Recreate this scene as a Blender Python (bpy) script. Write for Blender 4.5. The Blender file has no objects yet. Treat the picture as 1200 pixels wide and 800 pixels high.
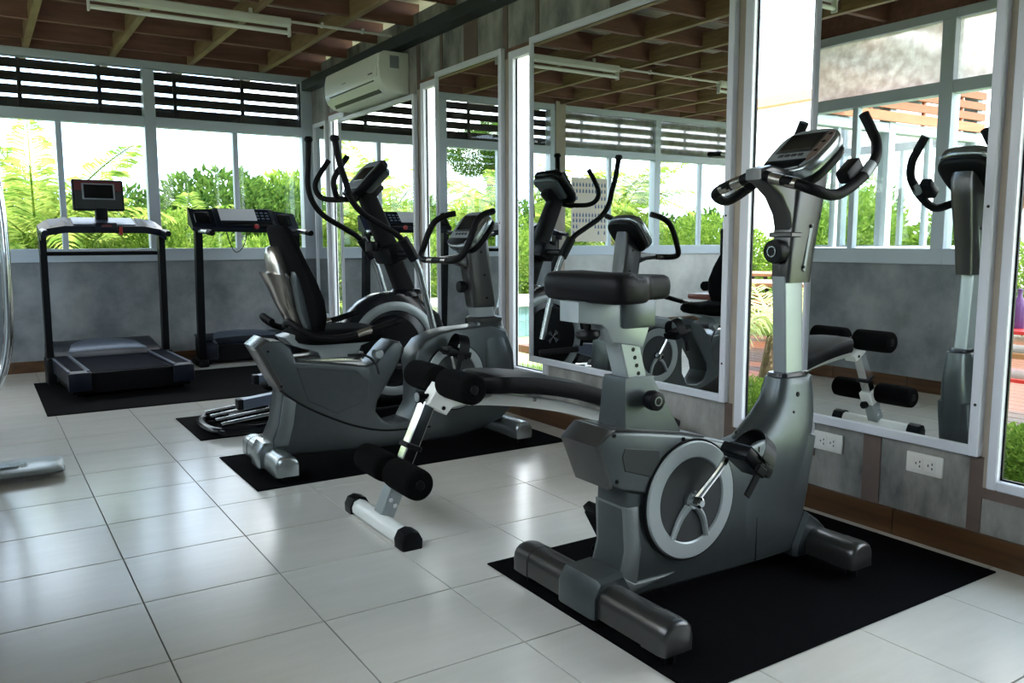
import bpy, bmesh, math, random
from mathutils import Vector, Matrix
R = math.radians
random.seed(7)
scene = bpy.context.scene
col = scene.collection

# ------------------------------------------------------------------ camera, world, sun, exposure
CAM = Vector((-2.685, -7.621, 1.044))
yaw, pitch, roll = R(32.755), R(-6.928), R(-0.114)
fw = Vector((math.sin(yaw) * math.cos(pitch), math.cos(yaw) * math.cos(pitch), math.sin(pitch)))
rt0 = Vector((math.cos(yaw), -math.sin(yaw), 0)); up0 = rt0.cross(fw)
rt = rt0 * math.cos(roll) + up0 * math.sin(roll); up = up0 * math.cos(roll) - rt0 * math.sin(roll)
cam = bpy.data.cameras.new('camera'); camo = bpy.data.objects.new('camera', cam); col.objects.link(camo)
cam.sensor_width = 36.0; cam.lens = 972.55 / 1200 * 36; cam.clip_start = 0.02; cam.clip_end = 300
camo.matrix_world = Matrix(((rt.x, up.x, -fw.x, CAM.x), (rt.y, up.y, -fw.y, CAM.y), (rt.z, up.z, -fw.z, CAM.z), (0, 0, 0, 1)))
scene.camera = camo

scene.view_settings.view_transform = 'Standard'
scene.view_settings.look = 'None'
scene.view_settings.gamma = 1.0
scene.view_settings.use_curve_mapping = False
scene.view_settings.exposure = 0.25
try:
    scene.cycles.use_denoising = True
    scene.cycles.max_bounces = 10
    scene.cycles.transparent_max_bounces = 16
    scene.cycles.sample_clamp_indirect = 12
except Exception:
    pass

world = bpy.data.worlds.new('world'); scene.world = world; world.use_nodes = True
wn = world.node_tree; wn.nodes.clear()
wo = wn.nodes.new('ShaderNodeOutputWorld'); wb = wn.nodes.new('ShaderNodeBackground')
wt = wn.nodes.new('ShaderNodeTexCoord'); wz = wn.nodes.new('ShaderNodeTexNoise'); wr = wn.nodes.new('ShaderNodeValToRGB')
wz.inputs['Scale'].default_value = 2.2; wz.inputs['Detail'].default_value = 5
wr.color_ramp.elements[0].position = 0.40; wr.color_ramp.elements[0].color = (0.50, 0.72, 1.0, 1)
wr.color_ramp.elements[1].position = 0.56; wr.color_ramp.elements[1].color = (0.97, 0.98, 1.0, 1)
wn.links.new(wt.outputs['Generated'], wz.inputs['Vector']); wn.links.new(wz.outputs['Fac'], wr.inputs['Fac'])
wn.links.new(wr.outputs['Color'], wb.inputs['Color']); wn.links.new(wb.outputs[0], wo.inputs['Surface'])
wb.inputs['Strength'].default_value = 6.0

sun = bpy.data.lights.new('sun', 'SUN'); suno = bpy.data.objects.new('sun', sun); col.objects.link(suno)
sun.energy = 13.0; sun.angle = R(1.0); sun.color = (1.0, 0.95, 0.86)
suno.rotation_euler = Vector((0.25, 0.45, -1.0)).to_track_quat('-Z', 'Y').to_euler()   # light travels this way

# ------------------------------------------------------------------ materials
MATS = {}
def mat(name, color, rough=0.5, metal=0.0, spec=0.5, var=0.0, vscale=6.0, bump=0.0, bscale=60.0, coat=0.0, color2=None, stretch=None, sheen=0.0):
    m = bpy.data.materials.new(name); m.use_nodes = True; nt = m.node_tree
    b = nt.nodes['Principled BSDF']
    b.inputs['Base Color'].default_value = (*color, 1); b.inputs['Roughness'].default_value = rough
    b.inputs['Metallic'].default_value = metal; b.inputs['Specular IOR Level'].default_value = spec
    b.inputs['Coat Weight'].default_value = coat
    tc = None
    if var > 0 or color2 or bump > 0:
        tc = nt.nodes.new('ShaderNodeTexCoord'); vec = tc.outputs['Object']
        if stretch:
            mp = nt.nodes.new('ShaderNodeMapping'); mp.inputs['Scale'].default_value = stretch
            nt.links.new(vec, mp.inputs['Vector']); vec = mp.outputs['Vector']
    if var > 0 or color2:
        n = nt.nodes.new('ShaderNodeTexNoise'); n.inputs['Scale'].default_value = vscale; n.inputs['Detail'].default_value = 6; n.inputs['Roughness'].default_value = 0.62
        nt.links.new(vec, n.inputs['Vector'])
        r = nt.nodes.new('ShaderNodeValToRGB'); r.color_ramp.elements[0].position = 0.34; r.color_ramp.elements[1].position = 0.68
        c2 = color2 or tuple(min(1, c * (1 + var)) for c in color)
        c1 = color if color2 else tuple(c * (1 - var) for c in color)
        r.color_ramp.elements[0].color = (*c1, 1); r.color_ramp.elements[1].color = (*c2, 1)
        nt.links.new(n.outputs['Fac'], r.inputs['Fac']); nt.links.new(r.outputs['Color'], b.inputs['Base Color'])
    if bump > 0:
        n2 = nt.nodes.new('ShaderNodeTexNoise'); n2.inputs['Scale'].default_value = bscale; n2.inputs['Detail'].default_value = 3
        nt.links.new(vec, n2.inputs['Vector'])
        bp = nt.nodes.new('ShaderNodeBump'); bp.inputs['Strength'].default_value = bump; bp.inputs['Distance'].default_value = 0.01
        nt.links.new(n2.outputs['Fac'], bp.inputs['Height']); nt.links.new(bp.outputs['Normal'], b.inputs['Normal'])
    MATS[name] = m
    return m

mat('pewter', (0.082, 0.097, 0.101), 0.34, 0.65, 0.5, 0.04, 30)
mat('pewter_dark', (0.040, 0.045, 0.047), 0.42, 0.4, 0.5)
mat('gunmetal', (0.085, 0.085, 0.085), 0.30, 0.8)
mat('pewter_light', (0.19, 0.215, 0.22), 0.34, 0.6)
mat('disc_silver', (0.40, 0.45, 0.465), 0.38, 0.45)
mat('silver', (0.36, 0.40, 0.41), 0.27, 0.9)
mat('silver_light', (0.33, 0.375, 0.385), 0.36, 0.5)
mat('chrome', (0.72, 0.74, 0.76), 0.10, 1.0)
mat('bronze_silver', (0.36, 0.34, 0.31), 0.24, 0.9)
mat('black_plastic', (0.004, 0.0045, 0.0055), 0.40, 0, 0.16)
mat('black_gloss', (0.005, 0.006, 0.008), 0.2, 0, 0.35)
mat('black_foam', (0.003, 0.003, 0.003), 0.95, 0, 0.08, bump=0.3, bscale=300)
mat('black_grip', (0.0035, 0.0035, 0.004), 0.55, 0, 0.14, bump=0.2, bscale=250)
mat('vinyl', (0.005, 0.005, 0.006), 0.48, 0, 0.14, bump=0.08, bscale=180)
mat('mesh_fabric', (0.003, 0.003, 0.0035), 0.9, 0, 0.06)
mat('rubber_mat', (0.0025, 0.0025, 0.003), 0.95, 0, 0.05, bump=0.25, bscale=220)
mat('screen', (0.008, 0.009, 0.010), 0.12)
mat('panel_grey', (0.26, 0.29, 0.31), 0.42, 0.2)
mat('panel_brown', (0.20, 0.145, 0.12), 0.4, 0.3)
mat('panel_red', (0.10, 0.018, 0.02), 0.4)
mat('red', (0.30, 0.012, 0.012), 0.4)
mat('navy_plastic', (0.008, 0.011, 0.020), 0.35, 0, 0.22)
mat('tread_belt', (0.006, 0.008, 0.015), 0.8, 0, 0.05, bump=0.15, bscale=300)
mat('tread_trim', (0.13, 0.16, 0.22), 0.32, 0.4)
mat('white_paint', (0.86, 0.88, 0.84), 0.30)
mat('paper', (0.75, 0.76, 0.80), 0.6)
mat('aluminium', (0.50, 0.565, 0.62), 0.42, 0.1)
mat('aluminium_white', (0.70, 0.72, 0.77), 0.38, 0.05)
mat('concrete', (0.13, 0.148, 0.162), 0.6, 0, 0.35, color2=(0.31, 0.328, 0.335), vscale=2.6, bump=0.12, bscale=25)
mat('concrete_lit', (0.42, 0.42, 0.40), 0.62, 0, 0.35, color2=(0.62, 0.62, 0.585), vscale=2.6, bump=0.1, bscale=25)  # lit copy of the concrete: the alcove's stronger daylight is put into the colour
mat('concrete_dark', (0.085, 0.088, 0.085), 0.7, 0, 0.3, color2=(0.43, 0.42, 0.385), vscale=4.0, bump=0.15, bscale=30, stretch=(1, 1, 0.45))
mat('brown_strip', (0.125, 0.088, 0.072), 0.6, var=0.12, vscale=9)
mat('rust_strip', (0.16, 0.075, 0.05), 0.6, var=0.25, vscale=12)
mat('tan_plaster', (0.36, 0.31, 0.25), 0.6, var=0.08, vscale=8)
mat('base_plank', (0.055, 0.024, 0.008), 0.42, color2=(0.115, 0.052, 0.017), vscale=9, stretch=(1, 0.2, 3))
mat('grout', (0.19, 0.175, 0.155), 0.8)
mat('steel_beam', (0.030, 0.038, 0.044), 0.5, 0.1)
mat('rafter_wood', (0.18, 0.115, 0.055), 0.5, color2=(0.31, 0.215, 0.11), vscale=7, stretch=(4, 0.5, 4))
mat('purlin_wood', (0.12, 0.052, 0.038), 0.6, color2=(0.20, 0.092, 0.068), vscale=6, stretch=(0.5, 4, 4))
mat('roof_sheet', (0.42, 0.37, 0.35), 0.6, var=0.12, vscale=5)
mat('slat_backlit', (0.020, 0.016, 0.016), 0.6, var=0.1, vscale=6)  # backlit copy of the orange slats, their shade painted into the colour
mat('slat_frost_lit', (0.55, 0.60, 0.63), 0.6, var=0.1, vscale=6)  # paleness painted in for light scattered by the frosted panes
mat('slat_orange', (0.44, 0.145, 0.062), 0.6, var=0.1, vscale=6, stretch=(0.5, 4, 4))
mat('outlet_white', (0.78, 0.77, 0.72), 0.35)
mat('ac_white', (0.74, 0.76, 0.68), 0.30)
mat('ac_dark', (0.05, 0.05, 0.05), 0.5)
mat('lamp_white', (0.66, 0.66, 0.62), 0.35)
mat('lamp_tube', (0.80, 0.82, 0.78), 0.2)
mat('brown_vinyl', (0.17, 0.035, 0.02), 0.4)
mat('poster', (0.72, 0.64, 0.52), 0.6)
mat('poster_ink', (0.12, 0.17, 0.26), 0.6)
mat('bark', (0.16, 0.11, 0.07), 0.9, var=0.3, vscale=20)
mat('soil', (0.10, 0.085, 0.04), 0.9, var=0.3, vscale=3)
mat('lawn', (0.19, 0.25, 0.10), 0.9, color2=(0.28, 0.33, 0.16), vscale=4)
mat('deck_wood', (0.085, 0.022, 0.009), 0.4, color2=(0.12, 0.036, 0.015), vscale=6, stretch=(1, 8, 1))  # colour lowered to stand in for a terrace roof's shade
mat('bench_wood', (0.17, 0.075, 0.03), 0.45, var=0.2, vscale=8)  # darkened like the deck, roof shade put into the colour
mat('pool_tile', (0.13, 0.24, 0.25), 0.25, var=0.15, vscale=9)
mat('coping', (0.80, 0.79, 0.74), 0.6)
mat('white_wall', (0.86, 0.85, 0.82), 0.7)
mat('terracotta', (0.60, 0.30, 0.17), 0.7)
mat('bottle_purple', (0.045, 0.012, 0.07), 0.3)
mat('bottle_blue', (0.30, 0.48, 0.60), 0.15)
mat('dark_metal', (0.015, 0.015, 0.017), 0.45, 0.3)

# floor tile: each tile takes a slightly different tone
m = mat('floor_tile', (0.59, 0.57, 0.515), 0.20, 0, 0.5, color2=(0.65, 0.63, 0.575), vscale=2.0, bump=0.03, bscale=8, stretch=(1, 6, 1))

def leaf_mat(name, c1, c2, trans=0.45):
    m = bpy.data.materials.new(name); m.use_nodes = True; nt = m.node_tree; nt.nodes.clear()
    out = nt.nodes.new('ShaderNodeOutputMaterial'); mix = nt.nodes.new('ShaderNodeMixShader')
    d = nt.nodes.new('ShaderNodeBsdfDiffuse'); t = nt.nodes.new('ShaderNodeBsdfTranslucent')
    tc = nt.nodes.new('ShaderNodeTexCoord'); n = nt.nodes.new('ShaderNodeTexNoise'); n.inputs['Scale'].default_value = 7; n.inputs['Detail'].default_value = 3
    r = nt.nodes.new('ShaderNodeValToRGB'); r.color_ramp.elements[0].position = .35; r.color_ramp.elements[1].position = .65
    r.color_ramp.elements[0].color = (*c1, 1); r.color_ramp.elements[1].color = (*c2, 1)
    nt.links.new(tc.outputs['Object'], n.inputs['Vector']); nt.links.new(n.outputs['Fac'], r.inputs['Fac'])
    for s in (d, t): nt.links.new(r.outputs['Color'], s.inputs['Color'])
    mix.inputs[0].default_value = trans
    nt.links.new(d.outputs[0], mix.inputs[1]); nt.links.new(t.outputs[0], mix.inputs[2]); nt.links.new(mix.outputs[0], out.inputs['Surface'])
    MATS[name] = m
leaf_mat('leaf', (0.075, 0.165, 0.02), (0.27, 0.38, 0.07))
leaf_mat('leaf_dark', (0.03, 0.08, 0.015), (0.10, 0.18, 0.035))
leaf_mat('leaf_palm', (0.11, 0.22, 0.03), (0.42, 0.48, 0.12))
leaf_mat('leaf_variegated', (0.30, 0.42, 0.12), (0.75, 0.72, 0.40))
leaf_mat('leaf_brown', (0.30, 0.18, 0.09), (0.45, 0.30, 0.18))
leaf_mat('grass_blade', (0.16, 0.30, 0.04), (0.36, 0.48, 0.10))

def pane_mat(name, tint, ior=1.45):
    m = bpy.data.materials.new(name); m.use_nodes = True; nt = m.node_tree; nt.nodes.clear()
    out = nt.nodes.new('ShaderNodeOutputMaterial'); mix = nt.nodes.new('ShaderNodeMixShader')
    t = nt.nodes.new('ShaderNodeBsdfTransparent'); t.inputs['Color'].default_value = (*tint, 1)
    g = nt.nodes.new('ShaderNodeBsdfGlossy'); g.inputs['Roughness'].default_value = 0.0
    f = nt.nodes.new('ShaderNodeLayerWeight'); f.inputs['Blend'].default_value = 0.5
    pw = nt.nodes.new('ShaderNodeMath'); pw.operation = 'POWER'; pw.inputs[1].default_value = 4.0
    ma = nt.nodes.new('ShaderNodeMath'); ma.operation = 'MULTIPLY_ADD'; ma.inputs[1].default_value = 0.6; ma.inputs[2].default_value = 0.03
    nt.links.new(f.outputs['Facing'], pw.inputs[0]); nt.links.new(pw.outputs[0], ma.inputs[0])
    nt.links.new(ma.outputs[0], mix.inputs[0]); nt.links.new(t.outputs[0], mix.inputs[1]); nt.links.new(g.outputs[0], mix.inputs[2])
    nt.links.new(mix.outputs[0], out.inputs['Surface']); MATS[name] = m
pane_mat('glass', (0.97, 0.985, 0.98), 1.25)
m = bpy.data.materials.new('frosted'); m.use_nodes = True; nt = m.node_tree; nt.nodes.clear()
out = nt.nodes.new('ShaderNodeOutputMaterial'); mix = nt.nodes.new('ShaderNodeMixShader')
rf = nt.nodes.new('ShaderNodeBsdfRefraction'); rf.inputs['IOR'].default_value = 1.40; rf.inputs['Roughness'].default_value = 0.30; rf.inputs['Color'].default_value = (.95, .96, .95, 1)
tl = nt.nodes.new('ShaderNodeBsdfTranslucent'); tl.inputs['Color'].default_value = (.9, .9, .88, 1)
mix.inputs[0].default_value = 0.35
nt.links.new(rf.outputs[0], mix.inputs[1]); nt.links.new(tl.outputs[0], mix.inputs[2]); nt.links.new(mix.outputs[0], out.inputs['Surface'])
tc = nt.nodes.new('ShaderNodeTexCoord'); nz = nt.nodes.new('ShaderNodeTexNoise'); nz.inputs['Scale'].default_value = 14; nz.inputs['Detail'].default_value = 4
cr_ = nt.nodes.new('ShaderNodeValToRGB'); cr_.color_ramp.elements[0].color = (.66, .62, .59, 1); cr_.color_ramp.elements[1].color = (.94, .93, .91, 1); cr_.color_ramp.elements[0].position = .3; cr_.color_ramp.elements[1].position = .7
nt.links.new(tc.outputs['Object'], nz.inputs['Vector']); nt.links.new(nz.outputs['Fac'], cr_.inputs['Fac'])
nt.links.new(cr_.outputs['Color'], rf.inputs['Color']); nt.links.new(cr_.outputs['Color'], tl.inputs['Color'])
MATS['frosted'] = m
m = bpy.data.materials.new('mirror_glass'); m.use_nodes = True
b = m.node_tree.nodes['Principled BSDF']; b.inputs['Base Color'].default_value = (0.90, 0.93, 0.92, 1); b.inputs['Metallic'].default_value = 1; b.inputs['Roughness'].default_value = 0.0
MATS['mirror_glass'] = m

# ------------------------------------------------------------------ geometry helpers
def smooth_path(pts, n=6):
    P = [Vector(p) for p in pts]
    if len(P) < 3: return P
    out = []
    for i in range(len(P) - 1):
        p0 = P[i - 1] if i else P[0] * 2 - P[1]; p1 = P[i]; p2 = P[i + 1]; p3 = P[i + 2] if i + 2 < len(P) else P[-1] * 2 - P[-2]
        for k in range(n):
            t = k / n
            out.append(0.5 * ((2 * p1) + (p2 - p0) * t + (2 * p0 - 5 * p1 + 4 * p2 - p3) * t * t + (3 * p1 - p0 - 3 * p2 + p3) * t ** 3))
    out.append(P[-1]); return out

class MB:
    def __init__(s): s.v = []; s.f = []
    def add(s, verts, faces):
        o = len(s.v); s.v += [tuple(v) for v in verts]; s.f += [tuple(i + o for i in f) for f in faces]; return s
    def from_bm(s, bm):
        bm.verts.index_update(); s.add([v.co[:] for v in bm.verts], [[v.index for v in f.verts] for f in bm.faces]); bm.free(); return s
    def box(s, x0, x1, y0, y1, z0, z1, bev=0.0, seg=2, M=None):
        x0, x1 = min(x0, x1), max(x0, x1); y0, y1 = min(y0, y1), max(y0, y1); z0, z1 = min(z0, z1), max(z0, z1)
        bm = bmesh.new()
        V = [bm.verts.new((x, y, z)) for z in (z0, z1) for y in (y0, y1) for x in (x0, x1)]
        for f in ((0, 2, 3, 1), (4, 5, 7, 6), (0, 1, 5, 4), (2, 6, 7, 3), (0, 4, 6, 2), (1, 3, 7, 5)): bm.faces.new([V[i] for i in f])
        if bev > 0: bmesh.ops.bevel(bm, geom=bm.edges[:], offset=min(bev, .49 * min(x1 - x0, y1 - y0, z1 - z0)), segments=seg, profile=.5, affect='EDGES', clamp_overlap=True)
        if M is not None: bmesh.ops.transform(bm, matrix=M, verts=bm.verts)
        return s.from_bm(bm)
    def prism(s, prof, v0, v1, bev=0.0, seg=3, axis='y', M=None):
        # prof: (u, w) points; extruded along the axis
        bm = bmesh.new()
        mk = {'y': lambda u, w, v: (u, v, w), 'x': lambda u, w, v: (v, u, w), 'z': lambda u, w, v: (u, w, v)}[axis]
        A = [bm.verts.new(mk(u, w, v0)) for u, w in prof]; B = [bm.verts.new(mk(u, w, v1)) for u, w in prof]
        fa = bm.faces.new(A); fb = bm.faces.new(B[::-1]); n = len(prof)
        for i in range(n): bm.faces.new((A[i], B[i], B[(i + 1) % n], A[(i + 1) % n]))
        bmesh.ops.recalc_face_normals(bm, faces=bm.faces)
        if bev > 0:
            ed = list(set(list(fa.edges) + list(fb.edges)))
            bmesh.ops.bevel(bm, geom=ed, offset=bev, segments=seg, profile=.5, affect='EDGES', clamp_overlap=True)
        bmesh.ops.triangulate(bm, faces=[f for f in bm.faces if len(f.verts) > 4])
        if M is not None: bmesh.ops.transform(bm, matrix=M, verts=bm.verts)
        return s.from_bm(bm)
    def tube(s, pts, r, seg=12, smooth=0, caps=True, flat=None):
        P = smooth_path(pts, smooth) if smooth else [Vector(p) for p in pts]
        n = len(P); rr = r if isinstance(r, (list, tuple)) else [r] * n
        if len(rr) != n:
            rr = [rr[min(len(rr) - 1, int(i / (n - 1) * (len(rr) - 1)))] + (rr[min(len(rr) - 1, int(i / (n - 1) * (len(rr) - 1)) + 1)] - rr[min(len(rr) - 1, int(i / (n - 1) * (len(rr) - 1)))]) * ((i / (n - 1) * (len(rr) - 1)) % 1) for i in range(n)]
        t0 = (P[1] - P[0]).normalized(); a = Vector((0, 0, 1)) if abs(t0.z) < .9 else Vector((1, 0, 0))
        nx = t0.cross(a).normalized(); V = []; F = []
        for i in range(n):
            t = (P[min(i + 1, n - 1)] - P[max(i - 1, 0)]).normalized()
            nx = (nx - t * nx.dot(t)).normalized(); ny = t.cross(nx)
            for k in range(seg):
                c = 2 * math.pi * k / seg
                V.append(P[i] + (nx * math.cos(c) + ny * math.sin(c) * (flat or 1)) * rr[i])
        for i in range(n - 1):
            for k in range(seg):
                k2 = (k + 1) % seg; F.append((i * seg + k, i * seg + k2, (i + 1) * seg + k2, (i + 1) * seg + k))
        if caps: F.append(tuple(range(seg))[::-1]); F.append(tuple((n - 1) * seg + k for k in range(seg)))
        return s.add(V, F)
    def lathe(s, prof, c=(0, 0, 0), axis='y', seg=32, a0=0, a1=360):
        # prof: (r, h) list, revolved about the axis through c
        V = []; F = []; full = abs(a1 - a0) >= 360; n = len(prof); m = seg if full else seg + 1
        for k in range(m):
            a = R(a0 + (a1 - a0) * k / seg); ca, sa = math.cos(a), math.sin(a)
            for r, h in prof:
                p = {'y': (r * ca, h, r * sa), 'x': (h, r * ca, r * sa), 'z': (r * ca, r * sa, h)}[axis]
                V.append((c[0] + p[0], c[1] + p[1], c[2] + p[2]))
        for k in range(m if full else m - 1):
            k2 = (k + 1) % m
            for i in range(n - 1): F.append((k * n + i, k * n + i + 1, k2 * n + i + 1, k2 * n + i))
        return s.add(V, F)
    def ring_disc(s, c, r0, r1, h0, h1, seg=40, bev=.003, axis='y'):
        return s.lathe([(r0, h0), (r0, h1 - bev * (1 if h1 > h0 else -1)), (r0 + bev, h1), (r1 - bev, h1), (r1, h1 - bev * (1 if h1 > h0 else -1)), (r1, h0), (r0, h0)], c, axis, seg)
    def disc(s, c, r, h0, h1, seg=32, bev=.003, axis='y'):
        sg = 1 if h1 > h0 else -1
        return s.lathe([(0, h0), (r, h0), (r, h1 - bev * sg), (r - bev, h1), (0, h1)], c, axis, seg)
    def loft(s, rings, cap=True):
        n = len(rings[0]); V = [p for r in rings for p in r]; F = []
        for i in range(len(rings) - 1):
            for k in range(n): F.append((i * n + k, i * n + (k + 1) % n, (i + 1) * n + (k + 1) % n, (i + 1) * n + k))
        if cap: F.append(tuple(range(n))[::-1]); F.append(tuple((len(rings) - 1) * n + k for k in range(n)))
        return s.add(V, F)

def sring(cx, cy, z, a, b, e=4.0, n=28, tilt=None):
    """super-ellipse ring in a horizontal plane (optionally tilted by du,dw per unit x)"""
    out = []
    for k in range(n):
        t = 2 * math.pi * k / n; c, s_ = math.cos(t), math.sin(t)
        x = a * math.copysign(abs(c) ** (2 / e), c); y = b * math.copysign(abs(s_) ** (2 / e), s_)
        out.append((cx + x, cy + y, z + (tilt * x if tilt else 0)))
    return out

def obj(name, mb, material, parent=None, smooth=35, loc=None):
    me = bpy.data.meshes.new(name); me.from_pydata(mb.v, [], mb.f)
    bm = bmesh.new(); bm.from_mesh(me)
    bmesh.ops.remove_doubles(bm, verts=bm.verts, dist=1e-6)
    bmesh.ops.recalc_face_normals(bm, faces=bm.faces); bm.to_mesh(me); bm.free()
    if smooth:
        me.polygons.foreach_set('use_smooth', [True] * len(me.polygons))
        try: me.set_sharp_from_angle(angle=R(smooth))
        except Exception: pass
    me.materials.append(MATS[material])
    o = bpy.data.objects.new(name, me); col.objects.link(o)
    if parent: o.parent = parent
    if loc: o.location = loc
    return o
def inst(o, parent=None, loc=None, rot=None, scale=None):
    c = o.copy(); col.objects.link(c)
    if parent is not None: c.parent = parent
    if loc is not None: c.location = loc
    if rot is not None: c.rotation_euler = rot
    if scale is not None: c.scale = scale
    return c
def empty(name, loc=(0, 0, 0), rz=0):
    o = bpy.data.objects.new(name, None); o.empty_display_size = .1; col.objects.link(o); o.location = loc; o.rotation_euler.z = rz; return o
def tag(o, label, cat, group=None):
    o['label'] = label; o['category'] = cat
    if group: o['group'] = group
    return o
def thing(name, loc, label, cat, group=None, rz=0): return tag(empty(name, loc, rz), label, cat, group)
def struct(o, label, cat):
    o['kind'] = 'structure'; o['label'] = label; o['category'] = cat; return o
def copy_tree(o, parent=None):
    c = o.copy(); col.objects.link(c); c.parent = parent
    for ch in list(o.children): copy_tree(ch, c)
    return c

XW = 0.02          # concrete face of the mirror wall
XL = -2.76         # left wall inner face
XA = -5.75         # far end of the side alcove
YA = -3.0          # alcove front wall
YF = -7.95         # wall behind the camera
TOP = 2.53

# ------------------------------------------------------------------ floor
floor = obj('floor', MB().box(XA - .1, XW + .1, YA - .1, .1, -.12, -.003).box(XL - .1, XW + .1, YF - .1, YA, -.12, -.003), 'grout')
struct(floor, 'grey-white glossy square floor tiles with thin dark joints', 'floor')
T = 0.4; J = 0.0017
tile0 = obj('tile', MB().box(J, T - J, J * 1.5, T - J * 1.5, -.010, 0, .0008, 1), 'floor_tile', floor)
first = True
def lay_tile(x, y):
    global first
    if first: tile0.location = (x, y, 0); first = False
    else: inst(tile0, floor, (x, y, 0))
for i in range(-1, 6):
    for j in range(-7, 14):
        y = -2.70 - .4 * j
        if -8.2 < y < .0: lay_tile(-2.34 + .4 * i, y)
for i in range(-9, -1):
    for j in range(-7, 1):
        y = -2.70 - .4 * j
        if y < 0: lay_tile(-2.34 + .4 * i, y)

# ------------------------------------------------------------------ right wall (mirrors and narrow windows)
WIN = [(-.45, -.80), (-2.25, -2.62), (-3.40, -3.80), (-5.19, -5.60), (-6.258, -7.45)]
wz0, wz1 = .245, 2.135
mb = MB().box(XW, XW + .04, YF, .1, 0, wz0).box(XW, XW + .04, YF, .1, wz1, 2.62)
edges = [.1] + [v for w in WIN for v in w] + [YF]
for k in range(0, len(edges), 2): mb.box(XW, XW + .04, edges[k], edges[k + 1], wz0, wz1)
wall_right = struct(obj('wall_right', mb, 'concrete_dark', smooth=0), 'mottled grey concrete wall carrying the large mirrors', 'wall')
for (yc, w) in ((-2.215, .05), (-2.555, .035), (-2.945, .17), (-3.355, .05), (-3.685, .035), (-1.46, .17), (-.43, .05), (-4.40, .17), (-5.845, .07), (-6.222, .045), (-5.155, .045)):
    obj('strip', MB().box(XW - .004, XW + .01, yc - w / 2, yc + w / 2, 2.10, 2.42), 'brown_strip', wall_right, 0)
    if yc in (-5.845, -6.222, -5.155): obj('strip', MB().box(XW - .004, XW + .01, yc - w / 2, yc + w / 2, .09, .345), 'brown_strip', wall_right, 0)
for (ya, yb) in WIN:
    obj('lintel_strip', MB().box(XW - .005, XW + .01, ya + .03, yb - .0, wz1, wz1 + .022), 'rust_strip', wall_right, 0)
    obj('sill_strip', MB().box(XW - .006, XW + .01, ya + .03, yb, wz0 - .035, wz0), 'brown_strip', wall_right, 0)
# reveals beside each window
for (ya, yb) in WIN: obj('reveal', MB().box(XW - .003, XW + .02, ya, ya + .045, wz0, wz1 + .022), 'tan_plaster', wall_right, 0)
# baseboard planks
bb = empty('baseboard_right', (0, 0, 0)); struct(bb, 'dark brown wood-look skirting along the mirror wall', 'baseboard')
pk = obj('plank', MB().box(0.0, XW + .005, -.2985, .2985, 0, .092, .0015, 1), 'base_plank', bb)
for k in range(13):
    p = pk if k == 0 else inst(pk, bb)
    y = -.25 - .6 * k + .0
    p.location = (0, y, 0)
beam = struct(obj('trim_1', MB().box(-.075, XW + .02, YF, .02, 2.405, 2.492, .004, 1), 'steel_beam'), 'dark steel beam along the top of the mirror wall', 'beam')

WN = [0]
def right_window(ya, yb, label):
    WN[0] += 1
    w = struct(empty('window_%d' % WN[0], (XW, ya, wz0)), label, 'window')
    L = ya - yb; H = wz1 - wz0; f = .032 if L > 1 else .045; x0, x1 = -.012, .03
    def fr(a, b, c, d): return MB().box(x0, x1, -a, -b, c, d, .004, 1)
    obj('frame_side', fr(0, f, 0, H), 'aluminium_white', w); obj('frame_side', fr(L - f, L, 0, H), 'aluminium_white', w)
    obj('frame_top', fr(f, L - f, H - f, H), 'aluminium_white', w); obj('frame_bottom', fr(f, L - f, 0, f), 'aluminium_white', w)
    obj('gasket', MB().box(.012, .02, -f, -f - .006, f, H - f).box(.012, .02, -f, -L + f, f, f + .006), 'black_plastic', w, 0)
    obj('pane', MB().box(.018, .023, -f, -L + f, f, H - f), 'glass', w, 0)
for (ya, yb), lb in zip(WIN, ('slim fixed window in the corner next to the back wall', 'slim fixed window beneath the near end of the air conditioner', 'slim fixed window left of the widest mirror', 'slim tall window behind the post of the upright bike', 'tall window at the right edge of the view')):
    right_window(ya, yb, lb)

# mirrors
MIR = [(-.10, -.425, .35, 2.10, 'small narrow mirror in the corner by the back windows'),
       (-.729, -2.19, .35, 2.075, 'large mirror under the air conditioner reflecting the back windows'),
       (-2.51, -3.35, .35, 2.165, 'tall mirror behind the recumbent bike console'),
       (-3.647, -5.153, .347, 2.165, 'widest wall mirror, behind the black bike saddle'),
       (-5.54, -6.236, .347, 2.165, 'tall mirror beside the upright bike reflecting its console')]
for (ya, yb, z0, z1, lb) in MIR:
    t = thing('wall_mirror', (0, ya, z0), lb, 'mirror', 'framed mirrors on the concrete wall')
    L = ya - yb; H = z1 - z0; f = .032; x0, x1 = -.014, XW
    obj('mirror_glass', MB().box(0, XW - .002, -f + .004, -L + f - .004, f - .004, H - f + .004), 'mirror_glass', t, 0)
    fL = .014
    obj('frame_side', MB().box(x0, x1, 0, -fL, 0, H, .003, 1), 'aluminium_white', t)
    obj('frame_side', MB().box(x0, x1, -L + f, -L, 0, H, .003, 1), 'aluminium_white', t)
    obj('frame_top', MB().box(x0, x1, -fL, -L + f, H - f, H, .003, 1), 'aluminium_white', t)
    obj('frame_bottom', MB().box(x0, x1, -fL, -L + f, 0, f, .003, 1), 'aluminium_white', t)
    obj('mirror_edge', MB().box(.001, XW - .002, -fL, -f, f - .004, H - f + .004), 'mirror_glass', t, 0)
    for zs in (.17, .8): obj('screw', MB().lathe([(0, -.002), (.005, -.001), (.005, .002)], (x0, -L + f / 2, zs), 'x', 8), 'dark_metal', t)

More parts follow.
